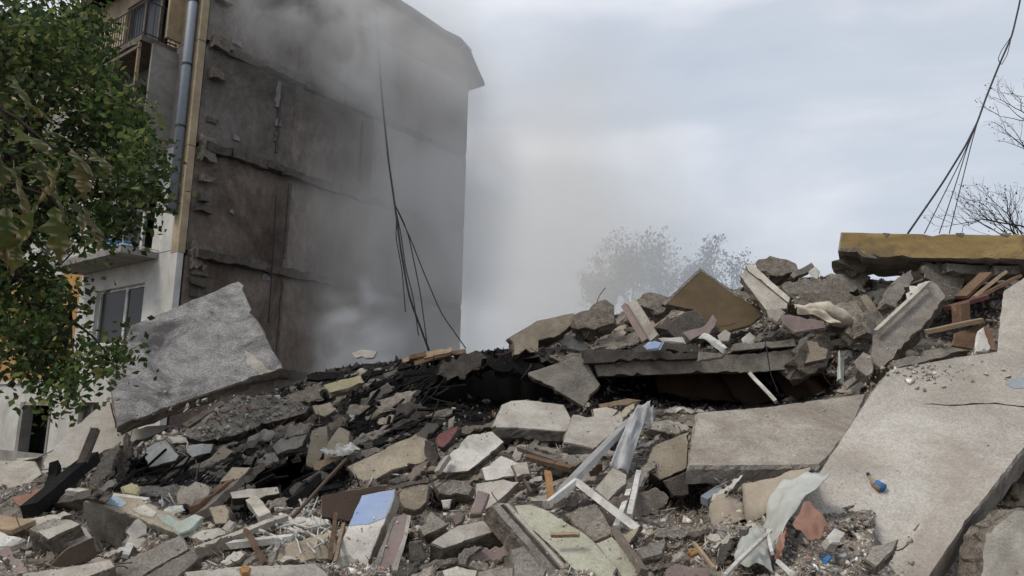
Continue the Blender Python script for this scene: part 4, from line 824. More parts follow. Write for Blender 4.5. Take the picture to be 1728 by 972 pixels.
bar('rod', 'thin dark rod slanting down from the yellow-grey panels', 'rod', (584, 774, 8.6), (494, 872, 6.8), .025, .025, 'rust')
S('concrete_block', 'beige shoebox-shaped block above the tangled white rods', 'block', [(352, 856), (380, 850), (388, 862), (384, 884), (362, 886)], 0, 25, .2, 'beige', 'broken', Y=7.0, rough=.012)
bar('wood_log', 'grey log end lying behind the tangled white rods', 'log', (424, 846, 7.3), (450, 876, 6.6), .1, .09, 'pale', jit=.008)
bar('batten', 'thick white batten running right across the tangled rods', 'batten', (366, 922, 6.0), (494, 908, 5.9), .055, .05, 'whitepaint', jit=.003)
bar('batten', 'long pale batten rising behind the tangled rods', 'batten', (330, 930, 6.0), (484, 872, 6.6), .05, .05, 'pale', jit=.004)
bar('rod', 'brown stick crossing the white batten, bottom left of centre', 'stick', (414, 894, 6.1), (448, 952, 5.3), .03, .03, 'wood')
bar('rod', 'left of two brown sticks beside the blue and white panel', 'stick', (566, 868, 6.2), (556, 946, 5.4), .03, .025, 'wood')
bar('rod', 'right of two brown sticks beside the blue and white panel', 'stick', (580, 884, 6.0), (566, 950, 5.35), .025, .025, 'woodlight')
rs = random.Random(8); tg = MB()
for i in range(34):
    x, y = rs.uniform(430, 560), rs.uniform(850, 925); l = rs.uniform(20, 60); a = rs.uniform(0, 3.14)
    pts = []
    for t in np.linspace(-.5, .5, 5):
        px_, py_ = x+l*t*math.cos(a)+rs.uniform(-1, 1), y+l*t*math.sin(a)*.6+rs.uniform(-1, 1); pts.append(P(px_, py_, ypile(px_, py_)-rs.uniform(.05, .25)))
    tg.tube(pts, rs.uniform(.005, .011), 5)
tag(tg.build('wire_tangle', 'whitepaint'), 'tangled heap of thin white rods left of the blue and white panel', 'wire')

S('concrete_slab', 'pale slab corner at the bottom edge below the lens-shaped slab', 'slab', [(744, 962), (770, 953), (808, 962), (800, 990), (748, 992)], 0, 55, .1, 'pale', 'broken', Y=4.85, rough=.015)
S('concrete_slab', 'grey slab strip at the bottom edge right of the pale slab corner', 'slab', [(806, 964), (840, 956), (868, 956), (866, 990), (808, 992)], 0, 50, .12, 'grey', 'broken', Y=4.85, rough=.015)
S('dark_board', 'dark brown box side below the rough grey double block', 'panel', [(84, 954), (112, 924), (160, 904), (166, 930), (120, 958)], 8, 12, .1, 'darkbrown', 'woodgrey', Y=5.55)
S('concrete_block', 'pale pinkish rubble strip above the bottom-edge slab strip at left', 'rubble', [(146, 950), (160, 940), (190, 942), (176, 954)], 0, 40, .08, 'mauve', 'pale', Y=5.3, rough=.02)
bar('lath', 'short white lath standing in the hollow right of the pastel-painted block', 'lath', (219, 920, 6.0), (212, 938, 5.75), .05, .03, 'whitepaint')
S('concrete_block', 'dark grey column stump left of the lens-shaped slab', 'block', [(690, 914), (712, 912), (720, 944), (706, 954), (692, 948)], 5, 10, .15, 'darkslab', Y=5.4, rough=.012)
S('concrete_block', 'pinkish rounded stone above the lens-shaped slab', 'rubble', [(762, 874), (774, 862), (784, 868), (780, 882), (768, 888)], 0, 25, .12, 'mauve', 'broken', Y=6.1, rough=.015)
S('concrete_slab', 'smooth mauve-grey plank end right of the pinkish rounded stone', 'slab', [(792, 868), (806, 826), (826, 832), (812, 866)], 0, 30, .1, 'mauve', 'grey', Y=6.5, rough=.008)
S('plaster_board', 'sandy roof board leaning above the yellow-brown broken block', 'board', [(650, 822), (690, 812), (728, 808), (724, 814), (688, 820), (654, 830)], 0, 22, .04, 'woodgrey', Y=6.75)
hz_ = MB(); rs = random.Random(17)
for i in range(150):
    x, y = (rs.uniform(575, 760), rs.uniform(625, 735)) if i < 95 else ((rs.uniform(330, 560), rs.uniform(770, 860)) if i < 130 else (rs.uniform(190, 320), rs.uniform(780, 825)))
    l = rs.uniform(10, 38); a = rs.gauss(-.6, .35); Y0 = ypile(x, y)+.15; w_ = rs.uniform(.018, .06)
    A, B = P(x-l*math.cos(a), y-l*math.sin(a), Y0-.1), P(x+l*math.cos(a), y+l*math.sin(a), Y0+rs.uniform(-.2, .3))
    d_ = (B-A); u_ = d_.cross(Vector((rs.uniform(-1, 1), rs.uniform(-1, 1), 1))).normalized(); v_ = d_.cross(u_).normalized()
    hz_.box(A, d_, u_*w_, v_*w_*rs.uniform(.3, .9))
tag(hz_.build('charred_splinters', 'char'), 'charred splinters jumbled over the burnt part of the heap', 'splinters', None, 'stuff')
for i, (a_, b_, m2, lb) in enumerate((((340, 868), (436, 790), 'woodgrey', 'sooty brown beam rising to the right in the burnt hollow'), ((326, 862), (404, 806), 'wood', 'thin brown beam beside the sooty brown beam'), ((492, 846), (560, 786), 'char', 'charred beam below the two yellow-grey panels'), ((452, 668), (362, 706), 'woodgrey', 'bent grey stick above the gravel-strewn ledge'))):
    bar('wood_beam', lb, 'beam', a_, b_, .12-.02*i, .08, m2, dy=-.1, jit=.015, seg=7)
# ------------------------------------------------------------------ lower right: torn sheets and litter on the big slab
sheet('linoleum_sheet', 'tan curled sheet standing under the large flat slab', 'sheet', [(1196, 858, 6.9), (1240, 828, 7.2), (1268, 880, 6.4), (1204, 908, 6.3)], 'lino', .1, .022)
sheet('linoleum_sheet', 'tan sheet curling over towards the huge sloping slab', 'sheet', [(1262, 884, 6.3), (1276, 820, 6.8), (1376, 794, 6.6), (1372, 812, 6.2)], 'lino', .14, .025)
sheet('linoleum_sheet', 'pale greenish white sheet draped down beside the huge sloping slab', 'sheet', [(1284, 884, 6.0), (1345, 806, 6.35), (1402, 800, 6.1), (1306, 940, 5.2)], 'sheetwhite', .1, .03, n=16)
sheet('linoleum_sheet', 'terracotta brown sheet scrap on the edge of the huge sloping slab', 'sheet', [(1338, 892, 5.35), (1370, 852, 5.6), (1405, 892, 5.25), (1384, 914, 5.1)], 'terracotta', .06, .025)
sheet('linoleum_sheet', 'narrow terracotta scrap under the pale greenish white sheet', 'sheet', [(1306, 944, 5.1), (1322, 902, 5.4), (1332, 894, 5.4), (1326, 930, 5.1)], 'terracotta', .03, .03)
sheet('cloth', 'torn white rag hanging at the bottom right of centre', 'cloth', [(1240, 930, 5.3), (1290, 892, 5.6), (1302, 960, 4.9), (1238, 965, 4.9)], 'sheetwhite', .06, .045)
S('plaster_block', 'white cubic block beside the terracotta brown scrap', 'block', [(1396, 905), (1410, 890), (1428, 898), (1418, 918), (1402, 916)], 10, 40, .1, 'white', Y=5.1, rough=.006)
S('concrete_block', 'flat grey stone on the lower part of the huge sloping slab', 'rubble', [(1458, 944), (1470, 920), (1500, 914), (1516, 908), (1510, 928), (1478, 958)], -15, 50, .08, 'grey', 'broken', Y=4.85, rough=.015)
S('plaster_board', 'lilac flat panel at the bottom edge right of centre', 'panel', [(1124, 958), (1140, 950), (1196, 958), (1206, 985), (1130, 990)], 0, 62, .05, 'mauve', Y=4.75)
S('concrete_slab', 'grey flat flagstone right of the pale greenish slab', 'slab', [(1074, 930), (1094, 914), (1126, 912), (1118, 936), (1084, 944)], 0, 55, .06, 'grey', 'broken', Y=5.25, rough=.012)
bar('pipe', 'shiny grey pipe under the large flat slab', 'pipe', (1188, 846, 7.3), (1228, 820, 7.5), .08, .08, 'zinc', roll=.3, jit=.001)
bar('lath', 'thin white lath poking out of the hole right of centre', 'lath', (1166, 898, 6.0), (1202, 904, 5.8), .03, .02, 'whitepaint')
for i, (a_, b_, lb) in enumerate((((1222, 972), (1300, 896), 'white bent rod on the torn white rag'), ((1296, 894), (1304, 934), 'short white rod right of the torn white rag'), ((1312, 946), (1336, 968), 'white angled rod at the bottom below the terracotta scrap'), ((1170, 916), (1206, 960), 'thin tan stick in the litter right of centre'))):
    bar('rod', lb, 'rod', a_, b_, .022, .022, 'whitepaint' if i < 3 else 'woodlight', dy=-.3)
bt = empty('bottle', P(1484, 818, 5.85), 'small blue-labelled bottle lying on the huge sloping slab', 'bottle')
org, nn = o_plane[big.name]
def onbig(x, y, l=.03): return plane_hit(x, y, org+nn*l, nn)
m_ = MB(); m_.tube([onbig(1466, 802), onbig(1470, 808), onbig(1474, 814), onbig(1486, 826)], [.012, .013, .03, .03], 10); m_.build('bottle_body', 'woodlight', bt, smooth=True)
m_ = MB(); m_.tube([onbig(1478, 816, .034), onbig(1492, 824, .034)], .036, 10); m_.build('bottle_label', 'bluebright', bt, smooth=True)
m_ = MB(); m_.tube([onbig(1464, 799), onbig(1467, 803)], .015, 8); m_.build('bottle_cap', 'cable', bt, smooth=True)
S('paint_flake', 'small bright blue scrap in the litter at the foot of the huge slab', 'flake', [(1386, 942), (1398, 934), (1406, 940), (1396, 950)], 0, 45, .03, 'bluebright', Y=4.95)
S('paint_flake', 'orange scrap in the litter under the tan curled sheet', 'flake', [(1156, 928), (1172, 922), (1182, 932), (1166, 940)], 0, 45, .03, 'orange', Y=5.3)
S('concrete_slab', 'pale block standing under the raised edge of the huge slab, bottom right', 'slab', [(1660, 900), (1712, 860), (1790, 850), (1790, 960), (1720, 985), (1655, 985)], 0, 10, .3, 'pale', 'broken', Y=5.6, rough=.02)

# ------------------------------------------------------------------ loose chunks, each its own thing
LAND = {'left of two yellow-grey panels standing side by side': 'the yellow-grey panels', 'white panel with sky-blue painted upper third, bottom centre': 'the blue and white panel',
 'thick concrete block with pastel-painted top at left': 'the pastel-painted block', 'large sooty grey slab tilted against the heap in front of the building': 'the sooty tilted slab',
 'gravel-strewn dark slab ledge below the sooty grey slab': 'the gravel-strewn ledge', 'lens-shaped slab with pale top, bottom centre': 'the lens-shaped slab',
 'long whitish green slab sloping down at bottom centre': 'the whitish green slab', 'large flat concrete slab lying left of the huge sloping slab': 'the large flat slab',
 'olive-brown painted panel standing as a triangle on the ridge': 'the triangular brown panel', 'long horizontal grey slab jutting out below the ridge': 'the long horizontal slab',
 'pale rounded-corner slab in front of the black cavity': 'the rounded-corner slab', 'white slab with dark specks lying right of the red fragment': 'the speckled white slab',
 'rough grey double block at the lower left': 'the rough double block', 'cream bulging sack among the ridge rubble': 'the cream sack', 'grey concrete beam leaning diagonally below the yellow panel': 'the leaning beam',
 'brown-topped slab end standing out of the ridge left of the loose stones': 'the brown-topped slab end', 'yellowish hollow block on the dark slope left of the cavity': 'the yellowish hollow block',
 'brown-beige slab with torn lower edge left of centre': 'the brown-beige slab', 'tangled heap of thin white rods left of the blue and white panel': 'the tangled white rods',
 'lilac flat panel at the bottom edge right of centre': 'the lilac panel', 'white panel corner at the lower left edge': 'the white panel corner', 'tan curled sheet standing under the large flat slab': 'the tan curled sheet',
 'beige block wedged left of the large flat slab': 'the wedged beige block', 'grey rubble boulder left of the dull yellow torn chunk': 'the rubble boulder', 'crumpled blue-grey tin sheet right of the long grey plank': 'the crumpled tin sheet'}
LM = [(sum(p[0] for p in q)/len(q), sum(p[1] for p in q)/len(q), LAND[l]) for q, l in PIECES if l in LAND]
LM += [(1408, 532, 'the cream sack'), (495, 888, 'the tangled white rods')]
def inside(x, y, poly):
    c = False; j = len(poly)-1
    for i in range(len(poly)):
        if (poly[i][1] > y) != (poly[j][1] > y) and x < (poly[j][0]-poly[i][0])*(y-poly[i][1])/(poly[j][1]-poly[i][1])+poly[i][0]: c = not c
        j = i
    return c
POLYS = [(min(p[0] for p in q), max(p[0] for p in q), min(p[1] for p in q), max(p[1] for p in q), q) for q, l in PIECES]
def hidden(x, y, Y):
    """does a traced slab stand in front of depth Y here"""
    for a, b, c, d, q, og, n_, _m in SLABS:
        if a <= x <= b and c <= y <= d and inside(x, y, q) and plane_hit(x, y, og, n_).y < Y+.03: return True
    return False
def covered(x, y):
    return any(a <= x <= b and c <= y <= d and inside(x, y, q) for a, b, c, d, q in POLYS)
SHARD = []
rs = random.Random(101); t_ = 0
while len(SHARD) < 250 and t_ < 14000:
    t_ += 1; x, y = rs.uniform(0, 1500), rs.uniform(480, 985)
    if y < ridge(x)+8 or blob(x, y, 850, 665, 160, 50) > .1 or (1010 < x < 1420 and 625 < y < 690) or (x > 1370+(802-y)*.55 and y > 600): continue
    sz = rs.choice((14, 18, 22, 26, 30, 36, 44, 52))*(.75+.5*max(0, (y-600)/370))
    if any(covered(x+u_*sz, y+v_*sz) for u_, v_ in ((0, 0), (.5, 0), (-.5, 0), (0, -.6), (0, .4))) or blob(x, y, 1150, 852, 70, 45) > 0 or blob(x, y, 490, 812, 95, 36) > 0 or blob(x, y, 425, 868, 40, 20) > 0 or blob(x, y, 250, 800, 80, 20) > 0 or blob(x, y, 760, 850, 45, 18) > 0 or inside(x, y, [(1150, 780), (1390, 780), (1370, 815), (1160, 830)]): continue
    if any((x-a)**2+(y-b)**2 < (.5*(sz+c))**2 for a, b, c, *_ in SHARD): continue
    b = burn_shade(x, y)+.35*noise.noise(Vector((x/40, y/30, 9)))
    mat = rs.choice(('char', 'darkslab', 'broken', 'broken', 'grey', 'beige', 'broken_light')) if b > .55 else rs.choice(('grey', 'grey', 'pale', 'broken_light', 'beige', 'broken', 'white' if rs.random() < .5 else 'pale', 'mauve' if rs.random() < .25 else 'broken_light', 'darkslab', 'woodgrey'))
    SHARD.append((x, y, sz, mat))
WORD = {'char': 'charred black', 'darkslab': 'dark grey', 'grey': 'grey', 'broken': 'brownish grey', 'broken_light': 'light grey', 'beige': 'beige', 'pale': 'whitish', 'terracotta': 'reddish', 'white': 'white', 'mauve': 'mauve', 'woodgrey': 'weathered brown'}
ORD = ['leftmost', 'second from left', 'third from left', 'fourth from left', 'fifth from left', 'sixth from left', 'seventh from left', 'eighth from left', 'ninth from left', 'tenth from left', 'eleventh from left', 'twelfth from left', 'thirteenth from left', 'fourteenth from left']
bucket = {}
for c in sorted(SHARD):
    lm = min(LM, key=lambda q: (q[0]-c[0])**2+((q[1]-c[1])*1.3)**2); bucket.setdefault((WORD[c[3]], lm[2]), []).append(c)
for (wd_, lm), lst in bucket.items():
    for i, (x, y, sz, mat) in enumerate(lst):
        n_ = rs.choice((4, 4, 5, 5, 6)); a0 = rs.uniform(0, 6.28); asp = rs.uniform(.28, .7); el_ = rs.uniform(1.0, 2.1); tw = rs.gauss(-.4, .4); pl_ = []
        for j in range(n_):
            a = a0+6.283*(j+rs.uniform(-.28, .28))/n_; r_ = sz*rs.uniform(.75, 1.15); u_, v_ = r_*math.cos(a)*el_, r_*math.sin(a)*asp
            pl_.append((x+u_*math.cos(tw)-v_*math.sin(tw), y+(u_*math.sin(tw)+v_*math.cos(tw))*.8))
        S('concrete_shard', (f'{ORD[min(i, 13)]} of the {wd_} flat shards near {lm}' if len(lst) > 1 else f'the one {wd_} flat shard near {lm}'), 'rubble', pl_, rs.uniform(-40, 40), rs.uniform(12, 58), rs.uniform(.035, .15)*min(1, sz/28), mat, {'white': 'broken_light', 'pale': 'grey', 'beige': 'broken', 'mauve': 'broken_light'}.get(mat, mat), dy=rs.uniform(-.06, .14), rough=.03, seg=.08, group='flat shards in the heap', mincos=.38)
POLYS = [(min(p[0] for p in q), max(p[0] for p in q), min(p[1] for p in q), max(p[1] for p in q), q) for q, l in PIECES]
chunk_me = {}
def chunk_mesh(k, mat):
    if (k, mat) not in chunk_me:
        bm = bmesh.new(); v, f = LIB[k]; vs_ = [bm.verts.new(p) for p in v]
        for q in f: bm.faces.new([vs_[i] for i in q])
        bmesh.ops.subdivide_edges(bm, edges=bm.edges, cuts=1, use_grid_fill=True)
        for w_ in bm.verts: w_.co += Vector((noise.noise(w_.co*1.7+Vector((k, 0, 0))), noise.noise(w_.co*1.7+Vector((0, k, 5))), noise.noise(w_.co*1.7+Vector((9, 0, k)))))*.13
        me = bpy.data.meshes.new('concrete_chunk'); bm.to_mesh(me); bm.free(); me.materials.append(MAT[mat]); chunk_me[(k, mat)] = me
    return chunk_me[(k, mat)]
rs = random.Random(77); made = []; tries = 0
while len(made) < 130 and tries < 9000:
    tries += 1; x = rs.uniform(5, 1560); y = rs.uniform(450, 968)
    if y < ridge(x)+4 or covered(x, y): continue
    if blob(x, y, 850, 668, 170, 50) > .1 or (x > 1100 and 625 < y < 690): continue
    if x > 1380+(802-y)*.55 and y > 600: continue
    sz = rs.choice((9, 10, 12, 13, 15, 18, 22))
    if any((x-a)**2+(y-b)**2 < (.9*(sz+c))**2 for a, b, c, *_ in made): continue
    b = burn_shade(x, y)+.3*noise.noise(Vector((x/40, y/30, 9)))
    mat = rs.choice(('char', 'darkslab', 'char', 'darkslab', 'broken')) if b > .5 else rs.choice(('grey', 'broken', 'broken_light', 'grey', 'beige', 'pale', 'broken_light', 'darkslab', 'terracotta' if rs.random() < .3 else 'broken'))
    made.append((x, y, sz, mat))
WORD = {'char': 'charred black', 'darkslab': 'dark grey', 'grey': 'grey', 'broken': 'brownish grey', 'broken_light': 'light grey', 'beige': 'beige', 'pale': 'whitish', 'terracotta': 'reddish'}
ORD = ['leftmost', 'second from left', 'third from left', 'fourth from left', 'fifth from left', 'sixth from left', 'seventh from left', 'eighth from left', 'ninth from left', 'tenth from left', 'eleventh from left', 'twelfth from left', 'thirteenth from left', 'fourteenth from left']
bucket = {}
for c in sorted(made):
    lm = min(LM, key=lambda q: (q[0]-c[0])**2+((q[1]-c[1])*1.3)**2); bucket.setdefault((WORD[c[3]], lm[2]), []).append(c)
for (wd_, lm), lst in bucket.items():
    for i, (x, y, sz, mat) in enumerate(lst):
        Y = TY(x, y)-.03; s = sz*Y/F
        k = rs.randrange(len(LIB)); me = chunk_mesh(k, mat)
        o = bpy.data.objects.new('concrete_chunk', me); COL.objects.link(o)
        fl = .55 if rs.random() < .5 else 1
        o.matrix_world = Matrix.Translation(P(x, y, Y)) @ Matrix.Rotation(rs.uniform(0, 6.3), 4, 'Z') @ Matrix.Rotation(rs.uniform(-.7, .7), 4, 'X') @ Matrix.Rotation(rs.uniform(-.7, .7), 4, 'Y') @ Matrix.Diagonal((s*rs.uniform(.9, 1.3), s*rs.uniform(.7, 1.1), s*rs.uniform(.5, .8), 1))
        tag(o, (f'{ORD[min(i, 13)]} of the {wd_} loose chunks near {lm}' if len(lst) > 1 else f'the one {wd_} loose chunk near {lm}'), 'rubble', 'loose chunks in the heap')

# ------------------------------------------------------------------ small rubble nobody could count
PAL = 1.3*np.array([(.24, .22, .195), (.33, .305, .27), (.16, .145, .13), (.42, .39, .35), (.30, .25, .19), (.20, .16, .12), (.5, .48, .45), (.24, .12, .085), (.12, .11, .10)])
PW = np.array([.24, .2, .17, .09, .1, .09, .03, .03, .05])
def tone_at(x, y):
    b = burn_shade(x, y)+.4*noise.noise(Vector((x/40, y/30, 9)))
    if random.random() < b*.8: return np.array((.02, .0185, .0175))*random.uniform(.5, 2.2)
    return PAL[RNG.choice(len(PAL), p=PW/PW.sum())]*random.uniform(.75, 1.2)
pos, size, tone = [], [], []
while len(pos) < 24000:
    x = random.uniform(-60, 1700); y = random.uniform(440, 1010)
    if y < ridge(x)-1: continue
    Y = TY(x, y)-random.uniform(-.02, .07)
    if hidden(x, y, Y) and random.random() < .85: continue
    px_ = min(13, 1.2+random.expovariate(1/2.7))
    p = P(x, y, Y); pos.append(tuple(p)); size.append(px_*Y/F); tone.append(tone_at(x, y)*(1+.4*min(1, max(0, (y-820)/100))))
scatter_fragments('rubble_fragments', pos, size, tone, 'small broken concrete and plaster fragments covering the heap')
pos, size, tone, stv = [], [], [], []
while len(pos) < 2800:
    x = random.uniform(-40, 1560); y = random.uniform(470, 1000) if random.random() < .45 else random.uniform(810, 1000)
    if y < ridge(x)+3 or covered(x, y): continue
    Y = TY(x, y)-random.uniform(.08, .3); l = random.uniform(8, 34)*Y/F
    pos.append(tuple(P(x, y, Y))); size.append(l); stv.append((1, random.uniform(.04, .09), random.uniform(.04, .1)))
    b = burn_shade(x, y)
    tone.append(np.array((.02, .018, .016)) if random.random() < b else np.array(random.choice([(.25, .18, .12), (.16, .12, .085), (.4, .33, .25), (.55, .53, .48), (.48, .45, .4), (.3, .27, .23)])))
scatter_fragments('wood_splinters', pos, size, tone, 'splintered laths and wire ends scattered over the heap', stretch=stv, shapes=[1, 2, 7, 11, 12], cat='splinters')
# grit and litter lying on the big slab and the tilted slabs
pos, size, tone = [], [], []
zones = [(big, 1420, 955, 110, 45, 420), (big, 1350, 915, 60, 40, 120), (tl, 330, 690, 120, 20, 60), (big, 1560, 630, 110, 16, 130)]
zones += [(bpy.data.objects[n_], x, y, rx, ry, k) for n_, x, y, rx, ry, k in (('concrete_slab.%03d' % 999, 0, 0, 0, 0, 0),) if n_ in bpy.data.objects]
for ob, cx, cyy, rx, ry, k in zones:
    og, n_ = o_plane[ob.name]
    for _ in range(k):
        x = random.gauss(cx, rx*.5); y = random.gauss(cyy, ry*.5)
        p = plane_hit(x, y, og+n_*.008, n_); px_ = min(11, 1.2+random.expovariate(1/2.6)); Y = p.y
        if ob is big and (x-1310)*.78+(y-905)*.5 < -12: continue
        pos.append(tuple(p)); size.append(px_*Y/F); tone.append(PAL[RNG.choice(len(PAL), p=PW/PW.sum())]*random.uniform(.9, 1.4))
for a, b, c, d, q, og, n_, mt in SLABS:
    ar = (b-a)*(d-c)
    if ar < 900 or n_.z < .2 or mt in ('brownwall', 'ochre', 'darkbrown'): continue
    for _ in range(int(min(90, ar/170))):
        x, y = random.uniform(a, b), random.uniform(c, d)
        if random.random() < .55: y = c+(d-c)*random.random()**2
        if not inside(x, y, q): continue
        p = plane_hit(x, y, og+n_*.004, n_); pos.append(tuple(p)); size.append(min(5, .5+random.expovariate(1/.9))*p.y/F)
        tone.append(PAL[random.choice((0, 1, 1, 3, 3, 4, 6))]*random.uniform(.8, 1.3)*(.35 if burn_shade(x, y) > .6 else 1))
gl = [o for o in COL.objects if o.get('label', '').startswith('gravel-strewn dark slab')][0]; og, n_ = o_plane[gl.name]
for _ in range(700):
    x, y = random.uniform(320, 515), random.uniform(666, 740)
    if not inside(x, y, [(306, 735), (364, 692), (402, 666), (470, 668), (522, 687), (460, 712), (398, 734), (340, 746)]): continue
    p = plane_hit(x, y, og+n_*.015, n_); pos.append(tuple(p)); size.append(min(8, 1.2+random.expovariate(1/1.8))*p.y/F); tone.append(PAL[RNG.choice(len(PAL), p=PW/PW.sum())]*random.uniform(.7, 1.3))
scatter_fragments('grit', pos, size, tone, 'grit and small litter lying on the slabs', cat='grit')

# bent reinforcement bars torn out of the slabs
rs = random.Random(31); k_ = 0
for a, b, c, d, q, og, n_, mt in [t for t in SLABS if (t[1]-t[0])*(t[3]-t[2]) > 1600 and t[7] in ('grey', 'pale', 'light', 'broken', 'slabbrown', 'sooty', 'white', 'broken_light', 'beige', 'darkslab')]:
    ob = [o for o in COL.objects if o.parent is None and o.name in o_plane and (o_plane[o.name][0]-og).length < 1e-4]
    if not ob or rs.random() < .35: continue
    for _ in range(rs.choice((1, 2, 3))):
        i = rs.randrange(len(q)); x0, y0 = q[i]; x1, y1 = q[(i+1) % len(q)]; t = rs.uniform(.2, .8); ex, ey = x0+(x1-x0)*t, y0+(y1-y0)*t
        p = plane_hit(ex, ey, og, n_)-n_*.05; out_ = (p-og).normalized(); m_ = MB(); L_ = rs.uniform(.12, .4)*p.y/9; w_ = Vector((rs.uniform(-1, 1), rs.uniform(-1, 1), rs.uniform(-.6, 1)))
        m_.tube([p-out_*.08, p+out_*L_*.3, p+out_*L_*.6+w_*L_*.12, p+out_*L_*.8+w_*L_*.45], .0045*max(1, p.y/7), 5); m_.build('rebar', 'rust', ob[0], smooth=True)

# ------------------------------------------------------------------ cables
def cable(name, label, pts, r, group):
    m_ = MB(); q = []
    for i in range(len(pts)-1):
        a, b = Vector(pts[i]), Vector(pts[i+1])
        for t in np.linspace(0, 1, 6)[:-1]: q.append(a+(b-a)*t)
    q.append(Vector(pts[-1])); q2 = [q[0]]
    for i in range(1, len(q)-1): q2.append((q[i-1]+q[i]*2+q[i+1])/4)
    q2.append(q[-1]); m_.tube(q2, r, 5)
    return tag(m_.build(name, 'cable', smooth=True), label, 'cable', group)
def wpx(x, y, o=.12): return plane_hit(x, y, N0+NW*o, NW)
ga = 'cables hanging down the end wall'
stem = [wpx(636, 20), wpx(640, 110, .9), wpx(648, 200, 1.6), wpx(656, 275, 2.2), wpx(666, 345, 2.7)]
cable('hanging_cable', 'thickest cable hanging down the end wall, fanning out at the bottom', stem+[wpx(676, 420, 3.0), wpx(690, 500, 3.3), wpx(724, 592, 3.6)], .03, ga)
for x1, y1, x2, y2, lb in ((668, 400, 684, 520, 'leftmost strand of the cable fan on the end wall'), (684, 450, 706, 560, 'second strand from left of the cable fan on the end wall'), (690, 400, 722, 585, 'third strand from left of the cable fan on the end wall'), (715, 460, 786, 582, 'rightmost strand of the cable fan, ending on the ridge')):
    cable('hanging_cable', lb, [wpx(666, 345, 2.7), wpx((666+x1)/2+2, (345+y1)/2, 2.85), wpx(x1, y1, 3.0), wpx((x1+x2)/2+(3 if x2 < 780 else -6), (y1+y2)/2+(0 if x2 < 780 else 8), 3.2), wpx(x2, y2+6, 3.5)], .017, ga)
cable('hanging_cable', 'short cable hanging on the left part of the end wall', [wpx(466, 330), wpx(463, 400, .16), wpx(458, 470, .2), wpx(453, 545, .2)], .02, ga)
gb = 'cables hanging above the yellow panel'
def rp(x, y, Y=13.2): return P(x, y, Y)
rstem = [rp(1728, -60, 13.6), rp(1722, 0, 13.6), rp(1708, 60, 13.5), rp(1686, 110, 13.4), rp(1664, 165, 13.3), rp(1650, 205, 13.2)]
cable('hanging_cable', 'thickest cable coming down at the upper right, longest of the bunch', rstem+[rp(1630, 245, 13.1), rp(1590, 310, 12.8), rp(1532, 394, 12.3)], .018, gb)
for pts, lb in (([(1650, 205), (1622, 270), (1592, 330), (1560, 394)], 'second cable from left above the yellow panel'), ([(1650, 205), (1640, 240), (1625, 300), (1602, 394)], 'rightmost cable above the yellow panel'), ([(1648, 210), (1632, 250), (1610, 320), (1585, 394)], 'third cable from left above the yellow panel')):
    cable('hanging_cable', lb, [rp(x, y, 13.2-.9*(y-205)/190) for x, y in pts], .009, gb)
cable('hanging_cable', 'loose loop of wire beside the bunch at the upper right', [rp(1706, 62), rp(1690, 85), rp(1684, 100), rp(1690, 110), rp(1700, 92), rp(1706, 66)], .007, gb)
cable('hanging_cable', 'thin pale wire dangling in front of the long horizontal slab', [P(1288, 524, 10.5), P(1288, 560, 10.3), P(1294, 590, 10.2), P(1300, 630, 10.2), P(1314, 664, 10.2)], .008, None)['group'] = 'loose wires'

# ------------------------------------------------------------------ trees
def grow(mb, p, d, l, r, depth, rs, tips, spread=.55, up=.15, ratio=.74):
    k = 4; pts = [p]; q = p.copy(); dd = d.copy()
    for i in range(k):
        dd = (dd+Vector((rs.gauss(0, .13), rs.gauss(0, .13), rs.gauss(0, .1)+up*.12))).normalized(); q = q+dd*l/k; pts.append(q.copy())
    mb.tube(pts, [r*(1-.4*i/k) for i in range(k+1)], 5 if depth > 1 else 3)
    if depth == 0: tips.append((q, dd)); return
    for i in range(rs.choice((2, 3, 3))):
        ax = Vector((rs.gauss(0, 1), rs.gauss(0, 1), rs.gauss(0, 1))).normalized()
        nd = (dd+ax*spread*rs.uniform(.6, 1.3)+Vector((0, 0, up))).normalized()
        grow(mb, pts[-1] if i < 2 else pts[2], nd, l*ratio*rs.uniform(.75, 1.15), r*.58, depth-1, rs, tips, spread, up, ratio)
    if depth <= 2: tips.append((pts[2], dd))
def leaf_cloud(name, pts, parent, size, col, n_, spread, rs, smooth=False):
    k = len(pts)*n_; base = np.repeat(np.array([tuple(p) for p in pts]), n_, 0)+RNG.normal(size=(k, 3))*spread
    R_ = rotm(k); s = size*RNG.uniform(.6, 1.25, k)
    q = np.array([(-.5, 0, 0), (0, -.32, .05), (.55, 0, -.04), (0, .32, .05)])
    V_ = np.einsum('kij,knj->kni', R_, q[None]*s[:, None, None])+base[:, None, :]
    F_ = np.arange(k*4).reshape(k, 4)
    cf = np.repeat(RNG.uniform(.4, 1.5, (len(pts), 1)), n_, 0)
    t_ = np.array(col)[RNG.choice(len(col), k)]*RNG.uniform(.7, 1.3, (k, 1))*cf
    return big_mesh(name, V_.reshape(-1, 3), F_, np.repeat(t_, 4, 0), 'leaves', 0, parent=parent)
